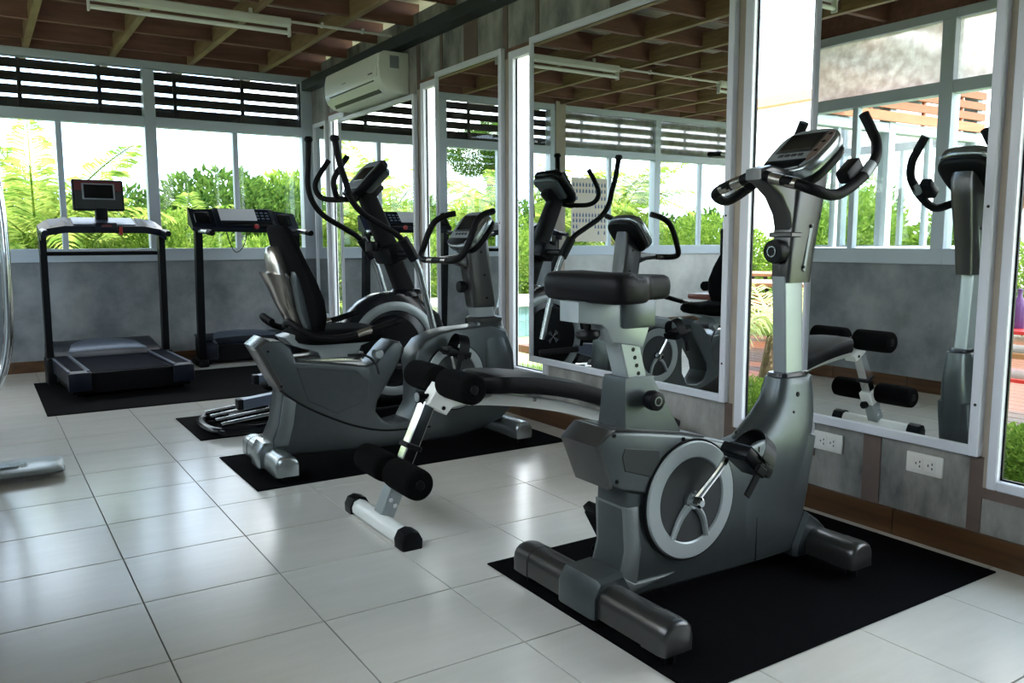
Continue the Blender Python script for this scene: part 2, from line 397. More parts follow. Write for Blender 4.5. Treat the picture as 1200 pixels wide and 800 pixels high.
# ------------------------------------------------------------------ window-bay walls
class Frame3:
    def __init__(s, o, d, n): s.o = Vector(o); s.d = Vector(d); s.n = Vector(n)
    def box(s, mb, s0, s1, t0, t1, z0, z1, bev=0):
        a = s.o + s.d * s0 + s.n * t0; b = s.o + s.d * s1 + s.n * t1
        return mb.box(a.x, b.x, a.y, b.y, z0, z1, bev, 1)
def bay(fr, s0, s1, mull, upper, label, postw=.09, battens=(.3, .72), slat='slat_backlit'):
    """one window bay between s0 and s1 (post centred on s1)"""
    WN[0] += 1
    w = struct(empty('window_%d' % WN[0]), label, 'window')
    def P(name, *a, m='aluminium', bev=.003): return obj(name, fr.box(MB(), *a, bev), m, w)
    h = postw / 2
    P('sill_rail', s0, s1 + h, -.025, .09, .878, .984); P('head_rail', s0, s1 + h, -.015, .08, 1.995, 2.078); P('top_rail', s0, s1 + h, -.015, .08, 2.468, TOP)
    P('post', s1 - h, s1 + h, -.02, .085, .984, 2.468)
    P('mullion', mull - .022, mull + .022, -.005, .05, .984, 1.995)
    P('pane', s0, mull - .022, .020, .025, .984, 1.995, m='glass', bev=0); P('pane', mull + .022, s1 - h, .030, .035, .984, 1.995, m='glass', bev=0)
    if upper in ('slats', 'frosted', 'both'):
        if upper != 'frosted':
            for (a, b) in ((2.395, 2.467), (2.295, 2.366), (2.196, 2.266), (2.085, 2.169)): P('slat', s0, s1 + h, .10, .118, a, b, m=slat, bev=.002)
            for q in battens: P('batten', s0 + (s1 - s0) * q - .015, s0 + (s1 - s0) * q + .015, .075, .10, 2.08, 2.52, m=slat, bev=.002)
        if upper == 'slats': P('upper_pane', s0, s1 - h, .03, .035, 2.078, 2.468, m='glass', bev=0)
        else: P('upper_pane', s0, s1 - h, .03, .036, 2.078, 2.468, m='frosted', bev=0)
    return w
# back wall, seen from the corner leftwards (s = -x)
fb = Frame3((0, 0, 0), (-1, 0, 0), (0, 1, 0))
mb = MB(); fb.box(mb, -.1, 2.85, 0, .12, 0, .88); wall_back = struct(obj('wall_back', mb, 'concrete', smooth=0), 'low smooth grey concrete wall below the back windows', 'wall')
obj('alcove_section', fb.box(MB(), 2.85, -XA + .1, 0, .12, 0, .88), 'concrete_lit', wall_back, 0)
obj('corner_post', fb.box(MB(), -.02, .085, -.02, .085, .878, TOP, .003), 'aluminium', wall_back)
obj('jamb', fb.box(MB(), .085, .10, .0, .06, 2.078, 2.468, 0), 'steel_beam', wall_back)
bay(fb, .085, 1.38, .685, 'slats', 'back window with slats above it, nearest the mirror wall', battens=(.387, .827))
bay(fb, 1.425, 2.76, 2.062, 'slats', 'back window with slats above it, behind the treadmill with a raised screen', battens=(.235, .66))
obj('column', fb.box(MB(), 2.775, 2.915, -.03, .12, 0, 2.56, .004), 'tan_plaster', wall_back)
bay(fb, 2.915, 4.30, 3.577, 'both', 'back window with the exercise chart, frosted pane above', battens=(.22, .62), slat='slat_frost_lit')
bay(fb, 4.345, 5.70, 5.04, 'both', 'back window with frosted pane at the far alcove end', battens=(.36, .8), slat='slat_frost_lit')
def skirting(fr, s0, s1, name, label):
    b = struct(empty(name), label, 'baseboard'); s = s0
    while s < s1 - .01:
        e = min(s + .6, s1); obj('plank', fr.box(MB(), s + .0015, e - .0015, -.012, 0, 0, .092, .0015), 'base_plank', b); s = e
skirting(fb, .09, -XA, 'baseboard_back', 'brown wood-look skirting below the back windows')
# left wall of the front room (s = -y)
fl = Frame3((XL, 0, 0), (0, -1, 0), (-1, 0, 0))
mb = MB(); fl.box(mb, -YA - .05, -YF + .1, 0, .12, 0, .88); wall_left = struct(obj('wall_left', mb, 'concrete', smooth=0), 'low smooth grey concrete wall opposite the mirrors', 'wall')
obj('column', fl.box(MB(), -YA - .06, -YA + .09, -.02, .14, .0, 2.56, .004), 'aluminium', wall_left)
bay(fl, 3.09, 4.45, 3.775, 'frosted', 'side window with frosted top seen only in the right mirror')
bay(fl, 4.495, 5.85, 5.17, 'frosted', 'second side window with frosted top seen only in the right mirror')
bay(fl, 5.895, 7.25, 6.57, 'frosted', 'side window beside the camera position')
mb = MB(); fl.box(mb, 7.295, -YF + .1, 0, .12, .88, 2.6); obj('pier', mb, 'concrete', wall_left, 0)
skirting(fl, 3.09, 7.9, 'baseboard_left', 'brown wood-look skirting opposite the mirrors')
# alcove front wall (s = -x) faces -y outside
fa = Frame3((0, YA, 0), (-1, 0, 0), (0, -1, 0))
mb = MB(); fa.box(mb, 2.9, -XA + .1, 0, .12, 0, .88); wall_alcove = struct(obj('wall_front_alcove', mb, 'concrete', smooth=0), 'low concrete wall of the side alcove', 'wall')
bay(fa, 2.915, 4.28, 3.58, 'slats', 'alcove window with orange slats above, beyond the side windows', battens=(.3, .75), slat='slat_orange')
bay(fa, 4.325, 5.70, 4.95, 'slats', 'alcove window with orange slats at the far end', battens=(.3, .75), slat='slat_orange')
# alcove end wall
fe = Frame3((XA, 0, 0), (0, -1, 0), (-1, 0, 0))
mb = MB(); fe.box(mb, 0, 3.1, 0, .12, 0, .88); wall_end = struct(obj('wall_end_alcove', mb, 'concrete', smooth=0), 'low concrete wall closing the side alcove', 'wall')
bay(fe, .05, 1.5, .78, 'frosted', 'end window of the alcove by the back wall'); bay(fe, 1.545, 2.95, 2.25, 'frosted', 'end window of the alcove by its front wall')
# front wall behind the camera
ff = Frame3((0, YF, 0), (-1, 0, 0), (0, -1, 0))
mb = MB(); ff.box(mb, -.1, -XL + .1, 0, .12, 0, 2.745); wall_front = struct(obj('wall_front', mb, 'concrete', smooth=0), 'plain grey concrete wall behind the viewpoint', 'wall')

# ------------------------------------------------------------------ ceiling
ceiling = struct(obj('ceiling', MB().box(XL - .6, XW + 1.0, YF - 1.0, .9, 2.715, 2.75).box(XA - .5, XL - .6, YA - .35, .9, 2.715, 2.75), 'roof_sheet', smooth=0), 'pale roof sheeting above the brown timber grid', 'ceiling')
raf = None
for k in range(0, 10):
    x = -.43 - .607 * k
    y0 = YF if x > XL - .1 else YA
    mbx = MB().box(x - .024, x + .024, y0, 0.9, 2.530, 2.655, .003, 1)
    obj('rafter', mbx, 'rafter_wood', ceiling, 0)
k = 0; y = -.26
while y > YF:
    xl = XA - .1 if y > YA else XL - .9
    obj('purlin', MB().box(xl, XW + .05, y - .02, y + .02, 2.550, 2.700, .003, 1), 'purlin_wood', ceiling, 0)
    y -= .62
obj('wall_plate', MB().box(XA, XW, -.005, .10, 2.53, 2.715), 'purlin_wood', ceiling, 0)
obj('wall_plate', MB().box(XL - .1, XL - .0, YF, YA, 2.53, 2.715), 'purlin_wood', ceiling, 0)

# fluorescent battens and conduit
def batten(x0, x1, y, label):
    t = thing('fluorescent_light', (x0, y, 2.40), label, 'ceiling light', 'fluorescent battens under the rafters')
    L = x1 - x0
    obj('housing', MB().box(0, L, -.035, .035, .065, .115, .006, 1), 'lamp_white', t)
    obj('lamp_holder', MB().box(0, .014, -.022, .022, 0, .07, .004, 1), 'lamp_white', t); obj('lamp_holder', MB().box(L - .014, L, -.022, .022, 0, .07, .004, 1), 'lamp_white', t)
    obj('tube', MB().tube([(.014, 0, .025), (L - .014, 0, .025)], .014, 12), 'lamp_tube', t)
    obj('hanger', MB().box(.25, .27, -.01, .01, .115, .15).box(L - .27, L - .25, -.01, .01, .115, .15), 'lamp_white', t, 0)
    return t
batten(-2.03, -.81, -1.97, 'white fluorescent batten light above the two treadmills')
batten(-4.45, -3.24, -1.97, 'white fluorescent batten light in the alcove, seen only in the widest mirror')
batten(-1.77, -.55, -4.30, 'white fluorescent batten light above the sit-up bench, seen only in mirrors')
for (xa, xb, y, lb) in ((-.81, -.07, -1.97, 'thin white conduit running from the treadmill light to the steel beam'), (-3.24, -2.03, -1.97, 'thin white conduit between the two rear battens')):
    t = thing('conduit', (xa, y, 2.50), lb, 'pipe'); obj('pipe', MB().tube([(0, 0, 0), (xb - xa, 0, 0)], .009, 10), 'lamp_white', t)
    for q in (.3, .7): obj('clip', MB().box((xb - xa) * q - .008, (xb - xa) * q + .008, -.014, .014, -.012, .022, .002, 1), 'lamp_white', t)

# air conditioner
ac = thing('air_conditioner', (0, -2.06, 2.09), 'white split air conditioner mounted high on the concrete wall', 'air conditioner')
pr = [(XW, .285), (-.17, .285), (-.205, .262), (-.218, .20), (-.215, .10), (-.195, .05), (-.15, .012), (-.09, 0), (XW, 0)]
obj('body', MB().prism(pr, 0, 1.075, .010, 3), 'ac_white', ac)
obj('front_panel', MB().prism([(-.206, .268), (-.2235, .20), (-.2215, .108), (-.212, .108), (-.21, .2), (-.198, .262)], .03, 1.045, .002, 1), 'ac_white', ac)
obj('louvre', MB().prism([(-.21, .080), (-.178, .030), (-.172, .034), (-.202, .084)], .09, .985, .001, 1), 'ac_white', ac)
obj('air_slot', MB().prism([(-.214, .092), (-.205, .088), (-.150, .010), (-.158, .006)], .10, .975, 0), 'ac_dark', ac, 0)
obj('louvre', MB().prism([(-.165, .020), (-.125, -.004), (-.121, 0), (-.16, .026)], .12, .955, .001, 1), 'ac_white', ac)
obj('display', MB().box(-.226, -.22, .10, .17, .135, .143), 'ac_dark', ac, 0)
obj('rating_label', MB().box(-.13, -.06, -.003, 0, .17, .255), 'panel_grey', ac, 0)
obj('logo', MB().box(-.2255, -.221, .60, .68, .145, .152), 'panel_grey', ac, 0)

# power outlets
for (yc, lb) in ((-6.048, 'white double power outlet below the right mirror, right of the brown strip'), (-5.66, 'white double power outlet partly hidden by the upright bike neck')):
    t = thing('power_outlet', (XW, yc, .277), lb, 'outlet', 'wall outlets below the mirror')
    obj('plate', MB().box(-.010, 0, -.066, .066, -.036, .036, .004, 2), 'outlet_white', t)
    for s in (-.022, .022):
        obj('socket', MB().box(-.012, -.009, s - .019, s + .019, -.022, .022, .003, 1), 'outlet_white', t)
        for (dy, dz) in ((-.008, .007), (-.008, -.009), (.006, 0)): obj('hole', MB().box(-.0128, -.0115, s + dy - .002, s + dy + .002, dz - .004, dz + .004), 'ac_dark', t, 0)

# ------------------------------------------------------------------ rubber mats
def floor_mat(x0, x1, y0, y1, label):
    o = obj('rubber_mat', MB().box(0, x1 - x0, 0, y1 - y0, 0, .006, .002, 1), 'rubber_mat', loc=(x0, y0, 0)); tag(o, label, 'mat', 'black rubber floor mats')
floor_mat(-1.355, -.042, -6.335, -5.40, 'black rubber mat under the upright exercise bike')
floor_mat(-1.755, -.14, -4.20, -3.55, 'black rubber mat under the recumbent bike')
floor_mat(-1.752, -.14, -3.14, -2.49, 'black rubber mat under the elliptical trainer')
floor_mat(-2.385, -.20, -2.0, -.63, 'large black rubber mat under both treadmills')
MT = .006

# ------------------------------------------------------------------ shared machine pieces
def pedal(parent, c, side, tilt=-35, name='pedal'):
    """pedal with toe strap; c = crank-end point, side -1 near / +1 far"""
    x, y, z = c
    M = Matrix.Translation((x, y + side * .072, z)) @ Matrix.Rotation(R(tilt), 4, 'Y')
    p = obj(name, MB().box(-.066, .066, -.052, .052, -.016, .016, .006, 2, M).box(-.054, .054, -.042, .042, -.024, .024, .004, 1, M), 'black_plastic', parent)
    a = []
    for k in range(13):
        t = math.pi * k / 12; a.append(M @ Vector((.012, -.060 * math.cos(t), .012 + .078 * math.sin(t))))
    mbs = MB()
    V = []; F = []
    for q, w in enumerate(a):
        d = M.to_3x3() @ Vector((1, 0, 0)); V += [w - d * .028, w + d * .028]
    for q in range(12): F.append((2 * q, 2 * q + 1, 2 * q + 3, 2 * q + 2))
    off = M.to_3x3() @ Vector((0, 0, .003)); n = len(V)
    V2 = V + [v + (v - M @ Vector((.012, 0, .012))).normalized() * .003 for v in V]
    F2 = F + [tuple(i + n for i in f[::-1]) for f in F] + [(2 * q, 2 * q + 2, 2 * q + 2 + n, 2 * q + n) for q in range(12)] + [(2 * q + 1, 2 * q + 1 + n, 2 * q + 3 + n, 2 * q + 3) for q in range(12)]
    mbs.add(V2, F2)
    obj('strap', mbs, 'black_plastic', p)
    obj('strap_end', MB().box(-.012, .012, -.064, -.056, -.105, .0, .002, 1, M).box(-.020, .020, -.070, -.056, -.035, -.008, .003, 1, M), 'black_plastic', p)
    obj('axle', MB().tube([(x, y - side * .01, z), (x, y + side * .05, z)], .008, 10), 'chrome', p)
    return p
def crank(parent, c, ang, ln, y0, y1):
    cx, cz = c; ex, ez = cx + ln * math.cos(R(ang)), cz + ln * math.sin(R(ang))
    ym = y0 + (y1 - y0) * .55
    o = obj('crank_arm', MB().tube([(cx, y0, cz), (cx + .25 * (ex - cx), y0 + (y1 - y0) * .35, cz + .25 * (ez - cz)), (cx + .7 * (ex - cx), y1, cz + .7 * (ez - cz)), (ex, y1, ez)], [.013, .011, .010, .012], 10, 5), 'chrome', parent)
    return (ex, y1, ez)
def stabiliser(name, parent, u, half, w, h, bar='gunmetal', end='gunmetal', z0=.012, vc=0.0, drop=0.0):
    base = [(-1, 0), (-1, .52), (-.94, .68), (-.80, .82), (-.60, .92), (-.3, .985), (0, 1.0), (.3, .985), (.60, .92), (.80, .82), (.94, .68), (1, .52), (1, 0)]
    p = obj(name, MB().loft([[(u + a * w, vc + v, z0 + b_ * h) for a, b_ in base] for v in (-half + .08, half - .08)]), bar, parent, 40)
    for s in (-1, 1):
        rings = []
        for (q, k) in ((0, 1.0), (.05, 1.0), (.066, .985), (.077, .94), (.083, .86), (.085, .74)):
            rings.append([(u + a * w * 1.05 * k, vc + s * (half - .085 + q), z0 - .002 + b_ * h * 1.04 * (k * .7 + .3)) for a, b_ in base])
        obj('end_cap', MB().loft(rings), end, p, 40)
        obj('foot_pad', MB().disc((u, vc + s * (half - .04), .0), w * .35, -drop, z0 + .004, 16, .002, 'z'), 'black_plastic', p)
    return p
def drive_disc(parent, c, v, side, r1=.176, r0=.126, spokes=True, m='disc_silver'):
    cx, cz = c; h = side * .012
    d = obj('drive_disc', MB().disc((cx, v, cz), r0 + .004, 0, side * .006, 48, .001), 'pewter_dark', parent)
    obj('disc_ring', MB().ring_disc((cx, v, cz), r0, r1, 0, h, 56, .004), m, d)
    obj('rim_gasket', MB().ring_disc((cx, v, cz), r1, r1 + .006, -side * .004, side * .006, 56, .001), 'black_plastic', d)
    obj('hub', MB().disc((cx, v, cz), .028, 0, side * .022, 24, .005), 'silver', d)
    obj('axle_cap', MB().disc((cx, v, cz), .016, side * .02, side * .052, 20, .006), 'chrome', d)
    if spokes:
        for a in (-127, -62):
            ex, ez = cx + (r0 + .004) * math.cos(R(a)), cz + (r0 + .004) * math.sin(R(a))
            b0 = a + (10 if a == -62 else -8)
            mx, mz = cx + .07 * math.cos(R(b0)), cz + .07 * math.sin(R(b0))
            obj('spoke', MB().tube([(cx + .02 * math.cos(R(b0)), v + h * .7, cz + .02 * math.sin(R(b0))), (mx, v + h * .8, mz), (ex, v + h * .8, ez)], [.016, .013, .011], 8, 4, True, .7), 'disc_silver', d)
    return d

def console(parent, c, w, h, tilt, thick=.045):
    """instrument head; faces the rider (-u) and up. c centre of face, tilt = angle of face from horizontal"""
    M = Matrix.Translation(c) @ Matrix.Rotation(R(-tilt), 4, 'Y')      # local x: down the face towards rider is -x
    def prof(sx, sy):
        out = []
        for k in range(36):
            t = 2 * math.pi * k / 36; c_, s_ = math.cos(t), math.sin(t)
            a = math.copysign(abs(c_) ** (2 / 3.4), c_); b_ = math.copysign(abs(s_) ** (2 / 3.4), s_)
            out.append((h / 2 * a * sx, w / 2 * b_ * sy * (1 - .12 * (1 - a) / 2 - .03 * max(0, a))))
        return out
    p = obj('console', MB().prism(prof(1, 1), -thick, 0, .012, 3, 'z', M), 'silver', parent)
    obj('rear_shell', MB().prism(prof(.96, .96), -thick - .035, -thick + .002, .03, 3, 'z', M), 'black_plastic', p)
    obj('face_plate', MB().prism(prof(.93, .90), 0, .004, .002, 1, 'z', M), 'panel_grey', p)
    obj('display_frame', MB().prism([(-.02, -w * .27), (h * .37, -w * .27), (h * .37, w * .33), (-.02, w * .33)], .003, .006, .001, 1, 'z', M), 'pewter_dark', p)
    obj('display', MB().box(-.008, h * .335, -w * .245, w * .30, .005, .0085, .002, 1, M), 'screen', p)
    obj('side_panel', MB().prism([(h * .40, -w * .28), (h * .38, -w * .38), (h * .15, -w * .435), (-h * .2, -w * .42), (-h * .34, -w * .34), (-h * .22, -w * .28)], .003, .0065, .001, 1, 'z', M), 'panel_brown', p)
    for q in (.28, .10, -.10): obj('button', MB().box(h * q - .005, h * q + .005, -w * .385, -w * .325, .006, .010, .002, 1, M), 'black_plastic', p)
    for q in (-.14, -.03, .08, .19): obj('button', MB().box(-h * .155 - .007, -h * .155 + .007, w * q - .010, w * q + .010, .003, .008, .003, 1, M), 'pewter_dark', p)
    obj('tray', MB().prism([(-h * .27, -w * .31), (-h * .27, w * .37), (-h * .40, w * .34), (-h * .45, w * .15), (-h * .46, -w * .05), (-h * .42, -w * .28)], -.002, .009, .004, 2, 'z', M), 'black_plastic', p)
    return p

# ------------------------------------------------------------------ upright exercise bike
bk = thing('upright_exercise_bike', (-1.30, -5.89, .032), 'grey upright exercise bike standing nearest on its own black mat', 'exercise bike')
bk.scale = (.957, .957, .972)
# lower shroud
body = [(.055, .36), (.052, .285), (.056, .17), (.03, .09), (.035, .035), (.10, .03), (.50, .022), (.80, .022), (.826, .05), (.838, .12), (.862, .22), (.895, .40),
        (.80, .44), (.66, .425), (.56, .405), (.47, .43), (.36, .462), (.24, .488), (.10, .505)]
o = obj('body_shroud', MB().prism(body, -.066, .066, .014, 3), 'pewter', bk)
obj('seam', MB().box(.605, .608, -.068, .068, .03, .40), 'black_plastic', o, 0)
obj('rear_edge', MB().prism([(.052, .30), (.058, .17), (.034, .085), (.040, .05), (.100, .05), (.118, .17), (.105, .30)], -.072, .072, .010, 2), 'pewter_light', o)
for (a, b_) in ((.085, .235), (.50, .46)): obj('bolt', MB().disc((a, -.066, b_), .006, 0, -.004, 10, .001), 'black_plastic', o)
# tail block
tail = [(-.018, .530), (-.064, .494), (-.012, .372), (.03, .352), (.11, .33), (.235, .30), (.30, .30), (.36, .40), (.40, .44), (.36, .462), (.262, .486), (.13, .508)]
o = obj('tail_cover', MB().prism(tail, -.078, .078, .012, 3), 'pewter', bk)
obj('tail_cap', MB().prism([(-.021, .5345), (-.070, .494), (-.016, .366), (.0, .366), (-.046, .494), (.012, .5315)], -.081, .081, .014, 2), 'gunmetal', o)
for s in (-1, 1):
    obj('recess_panel', MB().prism([(.03, .452), (.04, .475), (.17, .452), (.17, .40), (.155, .372), (.04, .41)], s * .077, s * .0805, .002, 1), 'pewter_dark', o)
    for (a, b_) in ((.0, .515), (.012, .385), (.262, .472)): obj('bolt', MB().disc((a, s * .078, b_), .006, 0, s * .004, 10, .001), 'black_plastic', o)
obj('top_trim', MB().prism([(.0, .534), (.13, .513), (.262, .491), (.36, .467), (.36, .460), (.262, .484), (.13, .505), (.0, .526)], -.07, .07, .003, 1), 'gunmetal', o)
# neck: smooth loft up to the post socket
rings = []
for (z, u0, u1, b_) in ((.026, .44, .815, .064), (.10, .45, .832, .067), (.20, .47, .858, .069), (.30, .50, .882, .072), (.38, .545, .897, .074), (.43, .61, .905, .070), (.48, .672, .909, .063), (.53, .712, .908, .056), (.575, .726, .903, .052), (.598, .732, .900, .049), (.602, .745, .89, .043)):
    rings.append(sring((u0 + u1) / 2, 0, z, (u1 - u0) / 2, b_, 3.4, 36))
o = obj('front_neck', MB().loft(rings), 'pewter', bk, 50)
for (a, b_, yy) in ((.80, .545, -.053), (.862, .54, -.047), (.775, .49, -.060)): obj('bolt', MB().disc((a, yy, b_), .009 if b_ > .5 else .005, .006, -.004, 12, .002), 'black_plastic', o)
obj('post_collar', MB().loft([sring(.815, 0, .598, .074, .043, 4, 28), sring(.815, 0, .612, .070, .040, 4, 28), sring(.815, 0, .614, .058, .034, 4, 28)]), 'black_gloss', o)
for s in (-1, 1): drive_disc(bk, (.295, .287), s * .078, s)
pe = crank(bk, (.295, .287), 51, .168, -.10, -.125); pedal(bk, pe, -1, 38)
pe = crank(bk, (.295, .287), 231, .168, .10, .125); pedal(bk, pe, 1, 60)
stabiliser('rear_stabiliser', bk, -.005, .352, .052, .082, drop=.027)
stabiliser('front_stabiliser', bk, .885, .265, .052, .080, drop=.027)
o = obj('rear_collar', MB().loft([[(-.005 + a, v, .008 + b_) for a, b_ in [(k * x_, k * z_) for x_, z_ in ((-.064, 0), (-.064, .062), (-.042, .100), (.042, .104), (.066, .066), (.066, 0))]] for v, k in ((-.085, .97), (-.07, 1.06), (.07, 1.06), (.085, .97))]), 'pewter', bk, 30)
obj('fin', MB().prism([(.05, .10), (.09, .075), (.25, .072), (.09, .05), (.05, .05)], -.074, .074, .006, 2), 'pewter_light', o)
obj('front_collar', MB().loft([[(.885 + a, v, .008 + b_) for a, b_ in [(k * x_, k * z_) for x_, z_ in ((-.10, 0), (-.10, .04), (-.045, .145), (.02, .105), (.06, .07), (.06, 0))]] for v, k in ((-.085, .9), (-.07, 1.0), (.07, 1.0), (.085, .9))]), 'pewter', bk, 30)
# seat post
o = obj('seat_post_base', MB().loft([[(u, v, z) for u, v in ((u0, -b_), (u1, -b_), (u1, b_), (u0, b_))] for z, u0, u1, b_ in ((.475, .055, .268, .062), (.50, .055, .262, .062), (.645, .062, .172, .050), (.662, .066, .168, .048))]), 'pewter', bk, 20)
obj('adjust_knob', MB().lathe([(.012, .0), (.012, -.015), (.026, -.018), (.029, -.035), (.027, -.052), (.020, -.055), (0, -.055)], (.135, -.052, .60), 'y', 24), 'black_plastic', o)
obj('knob_emblem', MB().ring_disc((.135, -.1065, .60), .010, .0135, 0, -.002, 20, .0004), 'pewter_light', o)
M = Matrix.Translation((.125, 0, .64)) @ Matrix.Rotation(R(-17), 4, 'Y')
o = obj('seat_post', MB().box(-.034, .034, -.036, .036, 0, .165, .004, 1, M), 'silver_light', bk)
for k in range(5): obj('pin_hole', MB().lathe([(0, -.0372), (.006, -.0371), (.006, -.03)], tuple(M @ Vector((.006, 0, .03 + .024 * k))), 'y', 10), 'black_plastic', o)
o = obj('seat_bracket', MB().prism([(.02, .765), (.135, .745), (.155, .80), (.155, .876), (.05, .880), (-.10, .880), (-.10, .825), (-.02, .815), (.0, .80)], -.044, .044, .006, 2), 'silver_light', bk)
obj('slide_carriage', MB().box(.05, .17, -.055, .055, .80, .879, .008, 2), 'pewter', o)
obj('slide_knob', MB().lathe([(.01, 0), (.01, -.015), (.034, -.018), (.036, -.030), (.030, -.040), (0, -.041)], (-.035, 0, .815), 'z', 24), 'black_plastic', o)
# saddle: wide at the back, nosed in front
def saddle_ring(z, k):
    pts = []
    half = [(-.085, .0), (-.085, .10), (-.072, .158), (-.035, .172), (.03, .160), (.07, .135), (.10, .095), (.14, .062), (.19, .052), (.232, .042), (.248, .022), (.250, 0)]
    P = smooth_path([(a, b_, 0) for a, b_ in half], 3)
    side = [(p.x, p.y) for p in P]
    full = side + [(a, -b_) for a, b_ in side[-2:0:-1]]
    return [(.085 + (a - .085) * k, b_ * k, z + .012 * (1 if a < 0 else 0) * (z > .9)) for a, b_ in full]
o = obj('saddle', MB().loft([saddle_ring(z, k) for z, k in ((.876, .86), (.880, .94), (.890, .985), (.910, 1.0), (.926, .99), (.938, .95), (.944, .87), (.946, .6))]), 'vinyl', bk, 60)
# mast
o = obj('mast_post', MB().loft([sring(.815 - .07 * (z - .6), 0, z, .046, .027, 9, 28) for z in (.60, .925)]), 'silver_light', bk, 30)
rings = []
for (z, u0, u1, b_) in ((.905, .752, .872, .036), (.92, .750, .874, .038), (1.0, .753, .883, .040), (1.10, .760, .902, .044), (1.20, .770, .922, .048), (1.27, .782, .932, .048), (1.32, .81, .915, .044)):
    rings.append(sring((u0 + u1) / 2, 0, z, (u1 - u0) / 2, b_, 6, 32))
up_ = obj('upper_mast', MB().loft(rings), 'gunmetal', bk, 40)
obj('slot_trim', MB().prism([(.815, .945), (.826, .94), (.866, 1.12), (.870, 1.16), (.845, 1.10)], -.038, -.0435, .001, 1), 'pewter_light', up_)
obj('bolt', MB().disc((.82, -.036, .955), .006, 0, -.008, 10, .001), 'black_plastic', up_)
obj('bolt', MB().disc((.845, -.040, 1.085), .006, 0, -.008, 10, .001), 'black_plastic', up_)
arm = [(.765, 1.05), (.745, 1.12), (.705, 1.175), (.645, 1.215), (.612, 1.225), (.612, 1.258), (.66, 1.27), (.82, 1.25), (.84, 1.10)]
obj('handlebar_bracket', MB().prism(arm, -.036, .036, .012, 3), 'gunmetal', bk)
obj('bracket_band', MB().box(.748, .80, -.046, .046, 1.050, 1.066, .003, 1), 'gunmetal', up_)
o = obj('tension_knob', MB().lathe([(.018, 0), (.018, -.02), (.037, -.024), (.040, -.045), (.036, -.060), (0, -.062)], (.775, 0, 1.005), 'x', 28), 'black_plastic', bk)
obj('knob_arrow', MB().ring_disc((.712, 0, 1.005), .014, .018, 0, -.003, 24, .0005, 'x'), 'silver', o)
pts = lambda s: [(0.632, s * 0.000, 1.243), (0.630, s * 0.073, 1.224), (0.635, s * 0.146, 1.207), (0.653, s * 0.193, 1.188), (0.731, s * 0.214, 1.173), (0.836, s * 0.216, 1.217), (0.930, s * 0.204, 1.284), (0.984, s * 0.172, 1.341), (0.995, s * 0.146, 1.382), (0.993, s * 0.115, 1.438)]
hb = obj('handlebar', MB().tube(pts(-1)[::-1] + pts(1)[1:], .0165, 14, 5), 'black_grip', bk)
for s in (-1, 1):
    obj('pulse_plate', MB().tube([(0.630, s * 0.057, 1.228), (0.632, s * 0.099, 1.218)], .0178, 14), 'bronze_silver', hb)
    obj('pulse_plate', MB().tube([(0.633, s * 0.108, 1.216), (0.636, s * 0.152, 1.205)], .0178, 14), 'bronze_silver', hb)
    obj('grip_pad', MB().box(-.045, .035, -.024, .022, -.018, .026, .008, 2, Matrix.Translation((0.836, s * 0.188, 1.248)) @ Matrix.Rotation(R(-38), 4, 'Y')), 'black_plastic', hb)
    obj('touch_plate', MB().tube([(0.862, s * 0.215, 1.233), (0.909, s * 0.208, 1.269)], .0178, 12), 'panel_grey', hb)
console(bk, (0.825, 0, 1.327), .235, .235, 38)

# ------------------------------------------------------------------ recumbent bike
rc = thing('recumbent_exercise_bike', (-1.605, -3.89, .024), 'dark grey recumbent exercise bike with high black backrest', 'exercise bike')
rc.scale = (.975, .975, .982)
prof = [(-.03, .595), (-.07, .565), (.032, .366), (.043, .345), (.018, .20), (-.012, .135), (-.005, .07), (.054, .055), (.345, .035), (.60, .028), (.95, .028), (1.10, .05), (1.24, .095), (1.30, .15), (1.322, .30), (1.312, .44), (1.265, .57),
        (1.17, .60), (1.07, .593), (.95, .588), (.866, .575), (.78, .54), (.735, .49), (.717, .434), (.728, .33), (.722, .22), (.68, .150), (.60, .138), (.54, .160), (.502, .211), (.515, .265), (.571, .345), (.643, .461), (.660, .515), (.640, .545), (.606, .550), (.57, .52), (.51, .455), (.46, .44), (.11, .49), (.09, .555), (.05, .585)]
o = obj('body_shroud', MB().prism(prof, -.085, .085, .012, 3), 'pewter', rc)
seam = smooth_path([(.03, 0, .362), (.13, 0, .285), (.26, 0, .212), (.40, 0, .150), (.56, 0, .110), (.80, 0, .10)], 5)
for s in (-1, 1): obj('seam', MB().tube([(p.x, s * .0845, p.z) for p in seam], .006, 6), 'black_plastic', o)
obj('tail_cap', MB().prism([(-.025, .602), (-.078, .565), (.028, .36), (.050, .368), (-.045, .562), (.0, .590)], -.09, .09, .010, 2), 'gunmetal', o)
obj('tail_plate', MB().prism([(-.035, .607), (-.083, .570), (-.072, .548), (-.035, .570), (.0, .590)], -.078, .078, .008, 2), 'silver', o)
obj('rear_edge', MB().prism([(.046, .335), (.022, .20), (-.006, .13), (.0, .10), (.062, .10), (.09, .20), (.105, .30)], -.090, .090, .008, 2), 'pewter_light', o)
obj('side_panel', MB().prism([(.11, .46), (.40, .425), (.47, .36), (.46, .27), (.30, .225), (.16, .30)], -.0845, -.0885, .003, 1), 'pewter', o)
for (a, b_) in ((-.02, .545), (.035, .38)): obj('bolt', MB().disc((a, -.088, b_), .006, 0, -.006, 10, .001), 'black_plastic', o)
obj('front_cover', MB().loft([sring(cu, 0, z, a, b_, 3.6, 32) for z, cu, a, b_ in ((.20, 1.21, .108, .094), (.30, 1.215, .112, .097), (.42, 1.21, .106, .095), (.52, 1.195, .095, .088), (.575, 1.185, .09, .075), (.61, 1.18, .085, .066), (.618, 1.18, .07, .055))]), 'pewter', rc, 50)
